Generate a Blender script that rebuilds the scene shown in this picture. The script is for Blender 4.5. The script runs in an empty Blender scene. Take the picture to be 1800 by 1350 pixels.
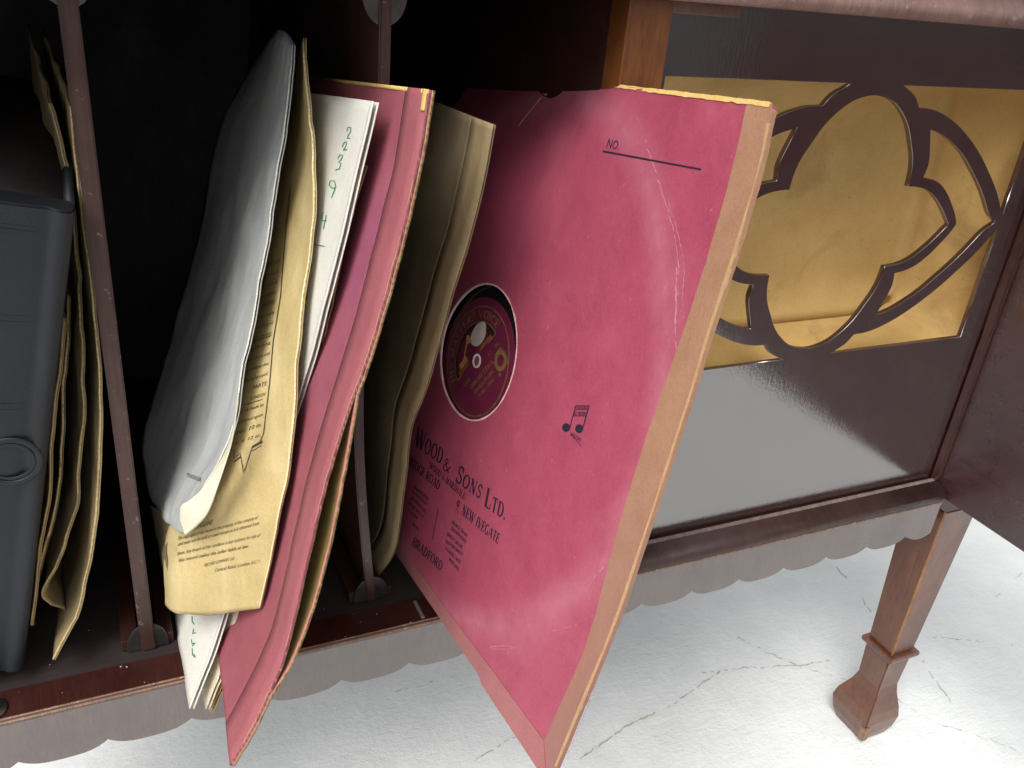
import bpy, bmesh, math, random
from mathutils import Vector, Matrix, noise
from mathutils.bvhtree import BVHTree
from mathutils.geometry import delaunay_2d_cdt
random.seed(7)
S = bpy.context.scene
COL = S.collection

# ------------------------------------------------------------------ camera
# world: x right along the cabinet front, y into the cabinet, z up; origin on the front edge of the sill
RX = Vector((0.90600633, -0.41360523, 0.08990682))      # camera right
RD = Vector((-0.11165324, -0.4384317, -0.89180222))     # camera down
RF = Vector((0.40827206, 0.79794007, -0.44340226))      # camera forward
FPX = 1532.5
CAM = Vector((-0.1539311, -0.37998842, 0.36749079))
cd = bpy.data.cameras.new('camera'); cam = bpy.data.objects.new('camera', cd); COL.objects.link(cam)
m = Matrix((RX, -RD, -RF)).transposed().to_4x4(); m.translation = CAM
cam.matrix_world = m
cd.sensor_width = 36; cd.lens = FPX / 1800 * 36; cd.clip_start = .01; cd.clip_end = 500
S.camera = cam

# ------------------------------------------------------------------ light
W = bpy.data.worlds.new('World'); S.world = W; W.use_nodes = True
nt = W.node_tree; bg = nt.nodes['Background']
sky = nt.nodes.new('ShaderNodeTexSky'); sky.sky_type = 'NISHITA'; sky.sun_disc = False
SUN_EL, SUN_AZ = math.radians(50), math.radians(232)     # azimuth clockwise from +y
sky.sun_elevation = SUN_EL; sky.sun_rotation = SUN_AZ; sky.dust_density = 4; sky.air_density = 1.2
hs = nt.nodes.new('ShaderNodeHueSaturation'); hs.inputs['Saturation'].default_value = .14
nt.links.new(sky.outputs[0], hs.inputs['Color']); nt.links.new(hs.outputs[0], bg.inputs[0])
bg.inputs[1].default_value = .115
sl = bpy.data.lights.new('sun', 'SUN'); sl.energy = 1.3; sl.angle = math.radians(30); sl.color = (1, .97, .92)
so = bpy.data.objects.new('sun', sl); COL.objects.link(so)
sd = Vector((math.sin(SUN_AZ) * math.cos(SUN_EL), math.cos(SUN_AZ) * math.cos(SUN_EL), math.sin(SUN_EL)))
so.rotation_euler = sd.to_track_quat('Z', 'Y').to_euler(); so.location = (0, -2, 3)
S.view_settings.view_transform = 'Standard'; S.view_settings.look = 'None'
S.view_settings.exposure = .82; S.view_settings.gamma = 1
try: S.cycles.max_bounces = 10; S.cycles.diffuse_bounces = 6
except Exception: pass

# ------------------------------------------------------------------ helpers
def ray(px, py):
    return (RX * ((px - 900) / FPX) + RD * ((py - 675) / FPX) + RF)
def at(px, py, val, axis=1):
    """the point seen at a photo pixel on the plane where one coordinate has a given value"""
    r = ray(px, py); return CAM + r * ((val - CAM[axis]) / r[axis])

def new_mat(name):
    mt = bpy.data.materials.new(name); mt.use_nodes = True
    return mt, mt.node_tree, mt.node_tree.nodes['Principled BSDF']
def N(nt, t, **k):
    n = nt.nodes.new(t)
    for a, b in k.items():
        if a in n.inputs.keys(): n.inputs[a].default_value = b
        else: setattr(n, a, b)
    return n
def ramp(nt, fac, stops):
    r = nt.nodes.new('ShaderNodeValToRGB'); e = r.color_ramp.elements
    while len(e) < len(stops): e.new(.5)
    for i, (p, c) in enumerate(stops): e[i].position = p; e[i].color = (*c, 1) if len(c) == 3 else c
    nt.links.new(fac, r.inputs[0]); return r
def mixc(nt, fac, a, b, mode='MIX'):
    n = nt.nodes.new('ShaderNodeMix'); n.data_type = 'RGBA'; n.blend_type = mode
    for s, v in ((0, fac), (6, a), (7, b)):
        if hasattr(v, 'links') or isinstance(v, bpy.types.NodeSocket): nt.links.new(v, n.inputs[s])
        elif isinstance(v, (int, float)): n.inputs[s].default_value = v
        else: n.inputs[s].default_value = (*v, 1)
    return n.outputs[2]
def noise_tex(nt, scale, vec=None, detail=5, rough=.6, stretch=None, dist=0):
    n = N(nt, 'ShaderNodeTexNoise'); n.inputs['Scale'].default_value = scale
    n.inputs['Detail'].default_value = detail; n.inputs['Roughness'].default_value = rough
    n.inputs['Distortion'].default_value = dist
    tc = nt.nodes.new('ShaderNodeTexCoord'); mp = nt.nodes.new('ShaderNodeMapping')
    nt.links.new(tc.outputs['Object' if vec is None else vec], mp.inputs[0])
    if stretch: mp.inputs['Scale'].default_value = stretch
    nt.links.new(mp.outputs[0], n.inputs['Vector']); return n.outputs[0]
def bump(nt, b, h, strength, dist=.001, prev=None):
    n = nt.nodes.new('ShaderNodeBump'); n.inputs['Strength'].default_value = strength
    n.inputs['Distance'].default_value = dist; nt.links.new(h, n.inputs['Height'])
    if prev is not None: nt.links.new(prev, n.inputs['Normal'])
    nt.links.new(n.outputs[0], b.inputs['Normal']); return n.outputs[0]

def wood(name, c0, c1, rough=.25, ior=1.5, stretch=(3, 3, 40), scale=3, coat=0., wear=None, orange=.12, worn=.63):
    mt, t, b = new_mat(name)
    g = noise_tex(t, scale, stretch=stretch, detail=8, rough=.65, dist=.6)
    fine = noise_tex(t, scale * 9, stretch=stretch, detail=3)
    r = ramp(t, g, [(.3, c0), (.7, c1)])
    col = mixc(t, .35, r.outputs[0], ramp(t, fine, [(.35, tuple(x * .45 for x in c0)), (.65, c1)]).outputs[0])
    blot = noise_tex(t, 14, detail=6, rough=.7)
    col = mixc(t, ramp(t, blot, [(.45, (0, 0, 0)), (.7, (.55,) * 3)]).outputs[0], col, tuple(x * .5 for x in c0))
    if wear:
        wn = noise_tex(t, 160, detail=6, rough=.75)
        col = mixc(t, ramp(t, wn, [(worn, (0, 0, 0)), (worn + .05, (1, 1, 1))]).outputs[0], col, wear)
    t.links.new(col, b.inputs['Base Color'])
    rn = noise_tex(t, 25, detail=6, rough=.7)
    rr = ramp(t, rn, [(.3, (rough * .8,) * 3), (.75, (rough * 1.5,) * 3)])
    t.links.new(rr.outputs[0], b.inputs['Roughness'])
    b.inputs['IOR'].default_value = ior
    if coat: b.inputs['Coat Weight'].default_value = coat; b.inputs['Coat Roughness'].default_value = rough
    p = bump(t, b, noise_tex(t, 420, detail=3), orange, .0006)
    bump(t, b, fine, .12, .0006, p)
    return mt
def paper(name, c0, c1, rough=.75, fib=.35, stain=None, scale=30, streak=None, sheen=0, soft=0., spot=None):
    """fibrous paper or card: mottled colour, long soft streaks, fine relief"""
    mt, t, b = new_mat(name)
    n1 = noise_tex(t, scale, detail=9, rough=.7)
    col = ramp(t, n1, [(.3, c0), (.7, c1)]).outputs[0]
    f = noise_tex(t, 900, detail=4, rough=.8)
    col = mixc(t, ramp(t, f, [(.3, (0, 0, 0)), (.75, (.3,) * 3)]).outputs[0], col, tuple(min(1, x * 1.7 + .02) for x in c1))
    if streak:
        s = noise_tex(t, 6, stretch=(14, 3, 1.2), detail=6, rough=.6, dist=.8)
        col = mixc(t, ramp(t, s, [(.5, (0, 0, 0)), (.72, (.6,) * 3)]).outputs[0], col, streak)
    if stain:
        s = noise_tex(t, 11, detail=7, rough=.65, dist=1.2)
        col = mixc(t, ramp(t, s, [(.55, (0, 0, 0)), (.72, (.7,) * 3)]).outputs[0], col, stain)
    if spot:
        s = noise_tex(t, 220, detail=2)
        col = mixc(t, ramp(t, s, [(.70, (0, 0, 0)), (.76, (.6,) * 3)]).outputs[0], col, spot)
    t.links.new(col, b.inputs['Base Color'])
    b.inputs['Roughness'].default_value = rough; b.inputs['Specular IOR Level'].default_value = .35
    p = bump(t, b, f, fib, .0004)
    p = bump(t, b, noise_tex(t, 60, detail=5, rough=.6, dist=1.0), .25 + soft, .0016, p)
    return mt
def flat(name, c, rough=.5, metal=0, ior=1.5, var=.3, scale=60, bmp=.1):
    mt, t, b = new_mat(name)
    n = noise_tex(t, scale, detail=6, rough=.7)
    col = ramp(t, n, [(.3, tuple(x * (1 - var) for x in c)), (.7, tuple(min(1, x * (1 + var)) for x in c))])
    t.links.new(col.outputs[0], b.inputs['Base Color']); b.inputs['Roughness'].default_value = rough
    b.inputs['Metallic'].default_value = metal; b.inputs['IOR'].default_value = ior
    bump(t, b, n, bmp, .001); return mt

def link(name, me, mat=None, parent=None, smooth=False):
    o = bpy.data.objects.new(name, me); COL.objects.link(o)
    if mat: me.materials.append(mat)
    if parent is not None: o.parent = parent
    if smooth:
        for p in me.polygons: p.use_smooth = True
    return o
def thing(name, label, cat, loc=(0, 0, 0), group=None):
    """empty at the thing's base; the meshes below carry world coordinates, so the parent inverse undoes its place"""
    o = bpy.data.objects.new(name, None); COL.objects.link(o); o.location = loc; o.empty_display_size = .02
    o['label'] = label; o['category'] = cat
    if group: o['group'] = group
    return o
def part(name, bm_or_me, mat, parent, smooth=False, kind=None, label=None):
    me = bm_or_me
    if isinstance(me, bmesh.types.BMesh):
        bm = me; me = bpy.data.meshes.new(name); bm.to_mesh(me); bm.free()
    o = link(name, me, mat, parent, smooth)
    if parent is not None and parent.parent is None: o.location = -Vector(parent.location)
    if kind: o['kind'] = kind
    if label: o['label'] = label
    return o

def box_bm(x0, x1, y0, y1, z0, z1, bevel=.0, bm=None, seg=2, cuts=0):
    nb = bmesh.new()
    bmesh.ops.create_cube(nb, size=1)
    for v in nb.verts:
        v.co = Vector((x0 + (x1 - x0) * (v.co.x + .5), y0 + (y1 - y0) * (v.co.y + .5), z0 + (z1 - z0) * (v.co.z + .5)))
    if bevel: bmesh.ops.bevel(nb, geom=nb.edges[:], offset=bevel, segments=seg, profile=.6, affect='EDGES')
    if bm is None: return nb
    me = bpy.data.meshes.new('t'); nb.to_mesh(me); nb.free(); bm.from_mesh(me); bpy.data.meshes.remove(me); return bm
def prism_bm(poly, axis, a, b, bevel=0, bm=None):
    """extrude a polygon (list of 2D points) along an axis; the other two axes in xyz order"""
    nb = bmesh.new()
    def P(p, h):
        c = list(p); c.insert(axis, h); return Vector(c)
    v0 = [nb.verts.new(P(p, a)) for p in poly]; v1 = [nb.verts.new(P(p, b)) for p in poly]
    n = len(poly)
    nb.faces.new(v0); nb.faces.new(v1[::-1])
    for i in range(n): nb.faces.new((v0[i], v1[i], v1[(i + 1) % n], v0[(i + 1) % n]))
    bmesh.ops.recalc_face_normals(nb, faces=nb.faces[:])
    if bevel: bmesh.ops.bevel(nb, geom=nb.edges[:], offset=bevel, segments=2, profile=.6, affect='EDGES')
    if bm is None: return nb
    me = bpy.data.meshes.new('t'); nb.to_mesh(me); nb.free(); bm.from_mesh(me); bpy.data.meshes.remove(me); return bm

def catmull(P, t):
    n = len(P) - 1; x = min(max(t, 0), 1) * n; i = min(int(x), n - 1); f = x - i
    p1, p2 = P[i], P[i + 1]; p0 = P[i - 1] if i else p1 * 2 - p2; p3 = P[i + 2] if i + 2 <= n else p2 * 2 - p1
    return .5 * ((2 * p1) + (p2 - p0) * f + (2 * p0 - 5 * p1 + 4 * p2 - p3) * f * f + (3 * p1 - p0 - 3 * p2 + p3) * f ** 3)
class Patch:
    """a sheet through rows of control points; u from the outer edge inwards, v down"""
    def __init__(self, rows, noise_amp=.0, noise_scale=20, seed=0, edge_amp=0., crumple=0.):
        self.cr = crumple; self.rows = rows; self.na = noise_amp; self.ns = noise_scale; self.seed = seed; self.ea = edge_amp
    def raw(self, u, v):
        return catmull([catmull(r, u) for r in self.rows], v)
    def pos(self, u, v):
        p = self.raw(u, v)
        e = .002
        du = self.raw(min(u + e, 1), v) - self.raw(max(u - e, 0), v); dv = self.raw(u, min(v + e, 1)) - self.raw(u, max(v - e, 0))
        n = du.cross(dv)
        if n.length > 1e-12: n.normalize()
        if self.na:
            q = p * self.ns + Vector((self.seed * 7.3, 0, 0))
            w = noise.noise(q) + .5 * noise.noise(q * 2.3) + .25 * noise.noise(q * 5.1)
            p = p + n * self.na * w
        if self.cr:
            q = p * (self.ns * 1.4) + Vector((0, self.seed * 3.1, 0)); q.z *= .55
            w = abs(noise.noise(q)) + .6 * abs(noise.noise(q * 2.1 + Vector((5, 0, 0)))) + .3 * abs(noise.noise(q * 4.7))
            p = p - n * self.cr * (w - .45)
        if self.ea:
            k = max(0, 1 - u * 14)
            q = Vector((self.seed, v * 60, 0)); q2 = Vector((self.seed, v * 230, 3))
            if du.length > 1e-12: p = p + du.normalized() * self.ea * k * (noise.noise(q) + .6 * noise.noise(q2))
        return p, n
def sheet_mesh(pf, nu, nv, thick, u0=0, u1=1, v0=0, v1=1, off=0, name='sheet', upow=1.6):
    """solid sheet of the given thickness from a surface function"""
    T, B = [], []
    for j in range(nv + 1):
        for i in range(nu + 1):
            u = u0 + (u1 - u0) * (i / nu) ** upow; v = v0 + (v1 - v0) * j / nv
            p, n = pf(u, v)
            T.append(p + n * (off + thick / 2)); B.append(p + n * (off - thick / 2))
    V = T + B; K = len(T); F = []; w = nu + 1
    for j in range(nv):
        for i in range(nu):
            a = j * w + i; F.append((a, a + 1, a + w + 1, a + w)); F.append((K + a, K + a + w, K + a + w + 1, K + a + 1))
    def rim(a, b): F.append((a, K + a, K + b, b))
    for i in range(nu): rim(i + 1, i); rim(nv * w + i, nv * w + i + 1)
    for j in range(nv): rim(j * w, (j + 1) * w); rim((j + 1) * w + nu, j * w + nu)
    me = bpy.data.meshes.new(name); me.from_pydata([tuple(v) for v in V], [], F); me.update()
    bm = bmesh.new(); bm.from_mesh(me); bmesh.ops.recalc_face_normals(bm, faces=bm.faces[:]); bm.to_mesh(me); bm.free()
    return me
def bvh_of(objs):
    vs, fs = [], []
    for o in objs:
        k = len(vs); vs += [v.co.copy() for v in o.data.vertices]
        fs += [[k + i for i in p.vertices] for p in o.data.polygons]
    return BVHTree.FromPolygons(vs, fs)
def drop(bvh, px, py, lift):
    r = ray(px, py).normalized(); h = bvh.ray_cast(CAM, r, 5)
    if h[0] is None: return None
    n = h[1]
    if n.dot(r) > 0: n = -n
    return h[0] + n * lift

# ---- lettering: a small engraved roman alphabet drawn with strokes (points, pen width), height 1
TK, TN = .205, .08
GL = {}
def arc(cx, cy, rx, ry, a0, a1, n=14):
    return [(cx + rx * math.cos(math.radians(a0 + (a1 - a0) * i / n)), cy + ry * math.sin(math.radians(a0 + (a1 - a0) * i / n))) for i in range(n + 1)]
def glyph(ch, w, strokes, serifs=()): GL[ch] = (w, strokes, serifs)
glyph('A', .86, [([(.08, 0), (.43, 1)], TN), ([(.43, 1), (.76, 0)], TK), ([(.2, .34), (.64, .34)], TN)], [(.08, 0), (.76, 0)])
glyph('B', .72, [([(.16, 0), (.16, 1)], TK), ([(.16, .97), (.4, .97)] + arc(.4, .745, .2, .225, 90, -90) + [(.16, .52)], 0), ([(.4, .52)] + arc(.42, .275, .22, .245, 90, -90) + [(.16, .03)], 0)], [])
glyph('C', .78, [(arc(.45, .5, .33, .48, 40, 320, 22), 0), ([(.72, .72), (.72, .97)], TN)], [])
glyph('D', .84, [([(.16, 0), (.16, 1)], TK), ([(.16, .97), (.34, .97)] + arc(.36, .5, .36, .47, 90, -90) + [(.16, .03)], 0)], [])
glyph('E', .7, [([(.16, 0), (.16, 1)], TK), ([(.1, .97), (.6, .97), (.6, .76)], TN), ([(.16, .52), (.48, .52)], TN), ([(.48, .64), (.48, .4)], TN), ([(.1, .03), (.62, .03), (.62, .26)], TN)], [])
glyph('F', .66, [([(.16, 0), (.16, 1)], TK), ([(.1, .97), (.6, .97), (.6, .76)], TN), ([(.16, .5), (.48, .5)], TN), ([(.48, .62), (.48, .38)], TN)], [(.16, 0)])
glyph('G', .84, [(arc(.45, .5, .34, .48, 45, 325, 22), 0), ([(.7, .05), (.7, .42)], TK)], [(.7, .42)])
glyph('H', .86, [([(.17, 0), (.17, 1)], TK), ([(.69, 0), (.69, 1)], TK), ([(.17, .5), (.69, .5)], TN)], [(.17, 0), (.17, 1), (.69, 0), (.69, 1)])
glyph('I', .36, [([(.18, 0), (.18, 1)], TK)], [(.18, 0), (.18, 1)])
glyph('K', .82, [([(.16, 0), (.16, 1)], TK), ([(.24, .42), (.68, .98)], TN), ([(.36, .55), (.72, 0)], TK)], [(.16, 0), (.16, 1), (.68, 1), (.72, 0)])
glyph('L', .68, [([(.16, 0), (.16, 1)], TK), ([(.1, .03), (.6, .03), (.62, .3)], TN)], [(.16, 1)])
glyph('M', 1.0, [([(.16, 0), (.16, 1)], TN), ([(.16, 1), (.48, .05)], TK), ([(.48, .05), (.8, 1)], TN), ([(.82, 0), (.82, 1)], TK)], [(.16, 0), (.82, 0), (.14, 1), (.84, 1)])
glyph('N', .88, [([(.16, 0), (.16, 1)], TN), ([(.16, 1), (.7, 0)], TK), ([(.7, 0), (.7, 1)], TN)], [(.16, 0), (.14, 1), (.7, 1)])
glyph('O', .88, [(arc(.44, .5, .34, .47, 0, 360, 28), 0)], [])
glyph('P', .7, [([(.16, 0), (.16, 1)], TK), ([(.16, .97), (.38, .97)] + arc(.38, .72, .23, .25, 90, -90) + [(.16, .47)], 0)], [(.16, 0)])
glyph('R', .78, [([(.16, 0), (.16, 1)], TK), ([(.16, .97), (.38, .97)] + arc(.38, .735, .21, .235, 90, -90) + [(.16, .5)], 0), ([(.36, .5), (.68, 0)], TK)], [(.16, 0), (.7, 0)])
glyph('S', .62, [([(.53, .78)] + arc(.31, .735, .2, .235, 30, 180) + [(.12, .66), (.2, .56), (.42, .45), (.53, .33)] + arc(.31, .265, .22, .235, 0, -150), .125), ([(.53, .72), (.53, .97)], TN), ([(.09, .03), (.09, .3)], TN)], [])
glyph('T', .76, [([(.38, 0), (.38, 1)], TK), ([(.06, .74), (.06, .97), (.7, .97), (.7, .74)], TN)], [(.38, 0)])
glyph('U', .84, [([(.17, 1), (.17, .35)] + arc(.43, .3, .26, .28, 180, 360), 0), ([(.69, .3), (.69, 1)], TN)], [(.17, 1), (.69, 1)])
glyph('V', .82, [([(.08, 1), (.42, 0)], TK), ([(.42, 0), (.74, 1)], TN)], [(.08, 1), (.74, 1)])
glyph('W', 1.14, [([(.08, 1), (.36, 0)], TK), ([(.36, 0), (.58, .9)], TN), ([(.54, 1), (.82, 0)], TK), ([(.82, 0), (1.06, 1)], TN)], [(.08, 1), (.54, 1), (1.06, 1)])
glyph('Y', .78, [([(.08, 1), (.39, .48)], TK), ([(.39, .48), (.7, 1)], TN), ([(.39, 0), (.39, .5)], TK)], [(.08, 1), (.7, 1), (.39, 0)])
glyph('9', .6, [(arc(.3, .7, .2, .27, 0, 360, 20), 0), ([(.5, .7), (.46, .35), (.32, .08), (.14, 0)], .09)], [])
glyph('1', .4, [([(.2, 0), (.2, 1)], TK), ([(.2, .97), (.06, .82)], TN)], [(.2, 0)])
glyph('&', .92, [([(.84, .5), (.74, .28), (.55, .07), (.34, .02), (.16, .1), (.12, .28), (.24, .45), (.44, .62), (.5, .8), (.4, .96), (.26, .94), (.2, .8), (.28, .6), (.52, .3), (.72, .08), (.86, .03)], .1)], [(.82, .5)])
glyph('.', .28, [([(.1, .0), (.1, .13)], .14)], [])
glyph(',', .28, [([(.12, .1), (.06, -.12)], .1)], [])
glyph('(', .34, [(arc(.34, .45, .2, .6, 125, 235), .05)], [])
glyph(')', .34, [(arc(.0, .45, .2, .6, 55, -55), .05)], [])
def stroke_quads(pts, w, out):
    """w = 0: broad pen, thick where the stroke runs upright and thin where it runs flat"""
    n = len(pts)
    L, R = [], []
    for i, p in enumerate(pts):
        a = pts[max(i - 1, 0)]; b = pts[min(i + 1, n - 1)]
        dx, dy = b[0] - a[0], b[1] - a[1]; l = math.hypot(dx, dy) or 1; dx /= l; dy /= l
        ww = w if w else TN + (TK - TN) * abs(dy) ** 1.5
        L.append((p[0] - dy * ww / 2, p[1] + dx * ww / 2)); R.append((p[0] + dy * ww / 2, p[1] - dx * ww / 2))
    for i in range(n - 1): out.append((L[i], R[i], R[i + 1], L[i + 1]))
def subdivide_line(pts, step=.12):
    o = [pts[0]]
    for a, b in zip(pts[:-1], pts[1:]):
        k = max(1, int(math.hypot(b[0] - a[0], b[1] - a[1]) / step))
        for i in range(1, k + 1): o.append((a[0] + (b[0] - a[0]) * i / k, a[1] + (b[1] - a[1]) * i / k))
    return o
def roman(text, small=.72, gap=.06):
    """caps with small caps for lowercase letters; returns quads and total width"""
    q = []; x = 0
    for ch in text:
        if ch == ' ': x += .42; continue
        s = small if ch.islower() else 1
        if ch.upper() not in GL: x += .3; continue
        w, st, se = GL[ch.upper()]
        tmp = []
        for pts, pw in st: stroke_quads(subdivide_line(pts, .2) if len(pts) < 6 else pts, pw, tmp)
        for sx, sy in se:
            y = .025 if sy == 0 else (.975 if sy == 1 else sy)
            stroke_quads([(sx - .14, y), (sx + .14, y)], .05, tmp)
        for a in tmp: q.append(tuple((x + p[0] * s, p[1] * s) for p in a))
        x += w * s + gap
    return q, x
FONT_CACHE = {}
def plain(text, italic=0.):
    """lines in the built-in face, as triangles"""
    cu = bpy.data.curves.new('t', 'FONT'); cu.body = text; cu.size = 1.35; cu.resolution_u = 2; cu.shear = italic
    o = bpy.data.objects.new('t', cu); COL.objects.link(o)
    bpy.context.view_layer.update()
    me = bpy.data.meshes.new_from_object(o.evaluated_get(bpy.context.evaluated_depsgraph_get()))
    q = [tuple((me.vertices[i].co.x, me.vertices[i].co.y) for i in p.vertices) for p in me.polygons]
    w = max((v.co.x for v in me.vertices), default=1)
    bpy.data.objects.remove(o); bpy.data.curves.remove(cu); bpy.data.meshes.remove(me)
    return q, w
def lay_text(qs, width, bl, br, up, bvh, acc, lift=.00018):
    """baseline from photo point bl to br, cap height vector up (photo pixels); laid on the surface below"""
    for poly in qs:
        pts = []
        for x, y in poly:
            s = x / width
            px = bl[0] + (br[0] - bl[0]) * s + up[0] * y; py = bl[1] + (br[1] - bl[1]) * s + up[1] * y
            p = drop(bvh, px, py, lift)
            if p is None: break
            pts.append(p)
        else: acc.append(pts)
def lay_line(pts, w, bvh, acc, lift=.00018, step=6):
    """a pen line through photo points, w pixels wide, laid on the surface"""
    o = []; pts = subdivide_line(pts, step); stroke_quads(pts, w, o)
    for poly in o:
        q = [drop(bvh, x, y, lift) for x, y in poly]
        if None not in q: acc.append(q)
def acc_mesh(acc, name):
    V, F = [], []
    for poly in acc:
        k = len(V); V += [tuple(p) for p in poly]; F.append(tuple(range(k, k + len(poly))))
    me = bpy.data.meshes.new(name); me.from_pydata(V, [], F); me.update(); return me

# ------------------------------------------------------------------ materials
M_SILL = wood('red mahogany sill', (.028, .007, .006), (.056, .014, .010), .34, 1.5, (40, 3, 3), wear=(.16, .08, .06), worn=.72)
M_WOOD = wood('dark mahogany', (.020, .006, .005), (.050, .015, .011), .2, 1.75, (30, 3, 3), orange=.1)
M_PANEL = wood('polished dark mahogany', (.016, .004, .0045), (.036, .010, .010), .12, 2.75, (30, 3, 3), orange=.08, wear=(.06, .03, .025), worn=.74)
M_APRON = wood('mahogany apron with reflection', (.058, .034, .029), (.105, .066, .056), .30, 2.1, (30, 3, 3), orange=.12, wear=(.14, .09, .08), worn=.75)  # base colour raised to carry the reflected sky and ground
M_ORANGE = wood('amber mahogany', (.085, .024, .007), (.19, .065, .018), .3, 1.5, (14, 3, 2.2), wear=(.05, .015, .006), worn=.7)
M_LEG = wood('mahogany leg', (.07, .022, .011), (.16, .056, .026), .30, 1.8, (14, 14, 2.0), wear=(.30, .13, .04), worn=.72)
M_DIV = wood('scuffed divider edge', (.030, .011, .008), (.075, .033, .026), .36, 1.5, (16, 16, 1.2), wear=(.20, .13, .12), worn=.62)
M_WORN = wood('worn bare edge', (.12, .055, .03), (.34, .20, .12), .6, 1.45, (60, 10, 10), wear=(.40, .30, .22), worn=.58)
M_INT = wood('black stained interior', (.026, .020, .022), (.050, .038, .040), .55, 1.45, (20, 3, 3))
M_INTRED = wood('dark red interior board', (.025, .008, .006), (.05, .014, .009), .45, 1.45, (12, 3, 3))
M_FLOOR = wood('dusty compartment floor', (.018, .012, .012), (.035, .024, .022), .6, 1.45, (3, 30, 3), wear=(.12, .10, .09), worn=.70)
M_GOLD = paper('ochre painted horn chamber', (.44, .28, .10), (.54, .365, .145), .6, .05, stain=(.30, .19, .07), spot=(.2, .12, .05))
M_METAL = flat('dull steel bracket', (.10, .095, .09), .35, .85, var=.5)
M_PINK = paper('crimson card', (.235, .036, .068), (.310, .058, .096), .40, .35, scale=45, spot=(.42, .12, .155), stain=(.37, .095, .13))
def region_tint(mt, centre, r0, r1, colour, amount, ring=True):
    """a worn or stained patch of its own shape: a ring or a disc round a point, broken up by noise"""
    t = mt.node_tree; b = t.nodes['Principled BSDF']; src = b.inputs['Base Color'].links[0].from_socket
    tc = t.nodes.new('ShaderNodeTexCoord'); d = t.nodes.new('ShaderNodeVectorMath'); d.operation = 'DISTANCE'
    t.links.new(tc.outputs['Object'], d.inputs[0]); d.inputs[1].default_value = centre
    wob = noise_tex(t, 18, detail=5); ma = t.nodes.new('ShaderNodeMath'); ma.operation = 'MULTIPLY_ADD'; ma.inputs[1].default_value = .012
    t.links.new(wob, ma.inputs[0]); t.links.new(d.outputs['Value'], ma.inputs[2])
    m0, m1 = (r0 + .006), (r1 + .006); mid = (m0 + m1) / 2
    k = 4.0
    sc = t.nodes.new('ShaderNodeMath'); sc.operation = 'MULTIPLY'; sc.inputs[1].default_value = k; t.links.new(ma.outputs[0], sc.inputs[0])
    st = [(m0 * k, (0, 0, 0)), (mid * k, (amount,) * 3), (m1 * k, (0, 0, 0))] if ring else [(m0 * k, (amount,) * 3), (m1 * k, (0, 0, 0))]
    f = ramp(t, sc.outputs[0], st).outputs[0]
    br = ramp(t, noise_tex(t, 70, detail=6), [(.3, (.35,) * 3), (.65, (1, 1, 1))]).outputs[0]
    f = mixc(t, 1.0, f, br, 'MULTIPLY')
    t.links.new(mixc(t, f, src, colour), b.inputs['Base Color'])
def height_tint(mt, z0, z1, colour, amount):
    t = mt.node_tree; b = t.nodes['Principled BSDF']; src = b.inputs['Base Color'].links[0].from_socket
    tc = t.nodes.new('ShaderNodeTexCoord'); sp = t.nodes.new('ShaderNodeSeparateXYZ'); t.links.new(tc.outputs['Object'], sp.inputs[0])
    mr = t.nodes.new('ShaderNodeMapRange'); mr.inputs[1].default_value = z0; mr.inputs[2].default_value = z1; mr.inputs[3].default_value = amount; mr.inputs[4].default_value = 0
    t.links.new(sp.outputs[2], mr.inputs[0]); t.links.new(mixc(t, mr.outputs[0], src, colour), b.inputs['Base Color'])
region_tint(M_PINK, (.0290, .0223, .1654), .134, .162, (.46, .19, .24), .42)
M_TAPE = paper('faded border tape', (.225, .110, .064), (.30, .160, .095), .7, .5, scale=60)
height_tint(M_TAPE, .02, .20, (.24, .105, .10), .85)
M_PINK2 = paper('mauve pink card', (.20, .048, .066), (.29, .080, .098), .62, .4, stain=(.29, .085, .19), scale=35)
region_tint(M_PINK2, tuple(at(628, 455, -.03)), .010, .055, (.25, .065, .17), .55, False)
M_CARDCORE = paper('yellow card core', (.48, .30, .09), (.64, .44, .16), .8, .6, scale=120)
M_BACK_SHADE = paper('shaded back card', (.12, .02, .025), (.20, .04, .045), .55, .3)
M_KRAFT = paper('kraft paper', (.19, .138, .070), (.27, .20, .108), .85, .25, streak=(.44, .34, .19), stain=(.21, .14, .06), soft=.2)
M_KRAFTD = paper('dark kraft paper', (.085, .064, .038), (.145, .108, .060), .8, .2, streak=(.20, .155, .085), soft=.2)
M_PRINTK = paper('printed buff paper', (.33, .25, .105), (.44, .34, .155), .75, .2, streak=(.55, .45, .25), soft=.15)
M_OCHRE = paper('ochre paper edge', (.28, .175, .07), (.40, .265, .11), .65, .4, stain=(.3, .16, .05))
M_WHITE = paper('white sleeve paper', (.52, .50, .44), (.62, .60, .54), .55, .15, soft=.05)
M_GREY = paper('cool white sleeve paper', (.29, .30, .297), (.38, .39, .385), .62, .2, soft=.25)
M_CREAM = paper('cream inner paper', (.48, .45, .33), (.58, .55, .42), .55, .15)
M_BEIGE = paper('beige sleeve paper', (.44, .38, .27), (.54, .475, .355), .6, .2)
M_INK = flat('black print', (.012, .008, .025), .6, var=.6, scale=400)
M_INKB = flat('brown black print', (.045, .03, .015), .6, var=.5, scale=400)
M_GREEN = flat('green ball pen', (.02, .22, .12), .5, var=.4, scale=300)
M_CREASE = flat('pale crease', (.42, .18, .21), .7, var=.3, scale=300)
M_LEATHER = None
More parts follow.
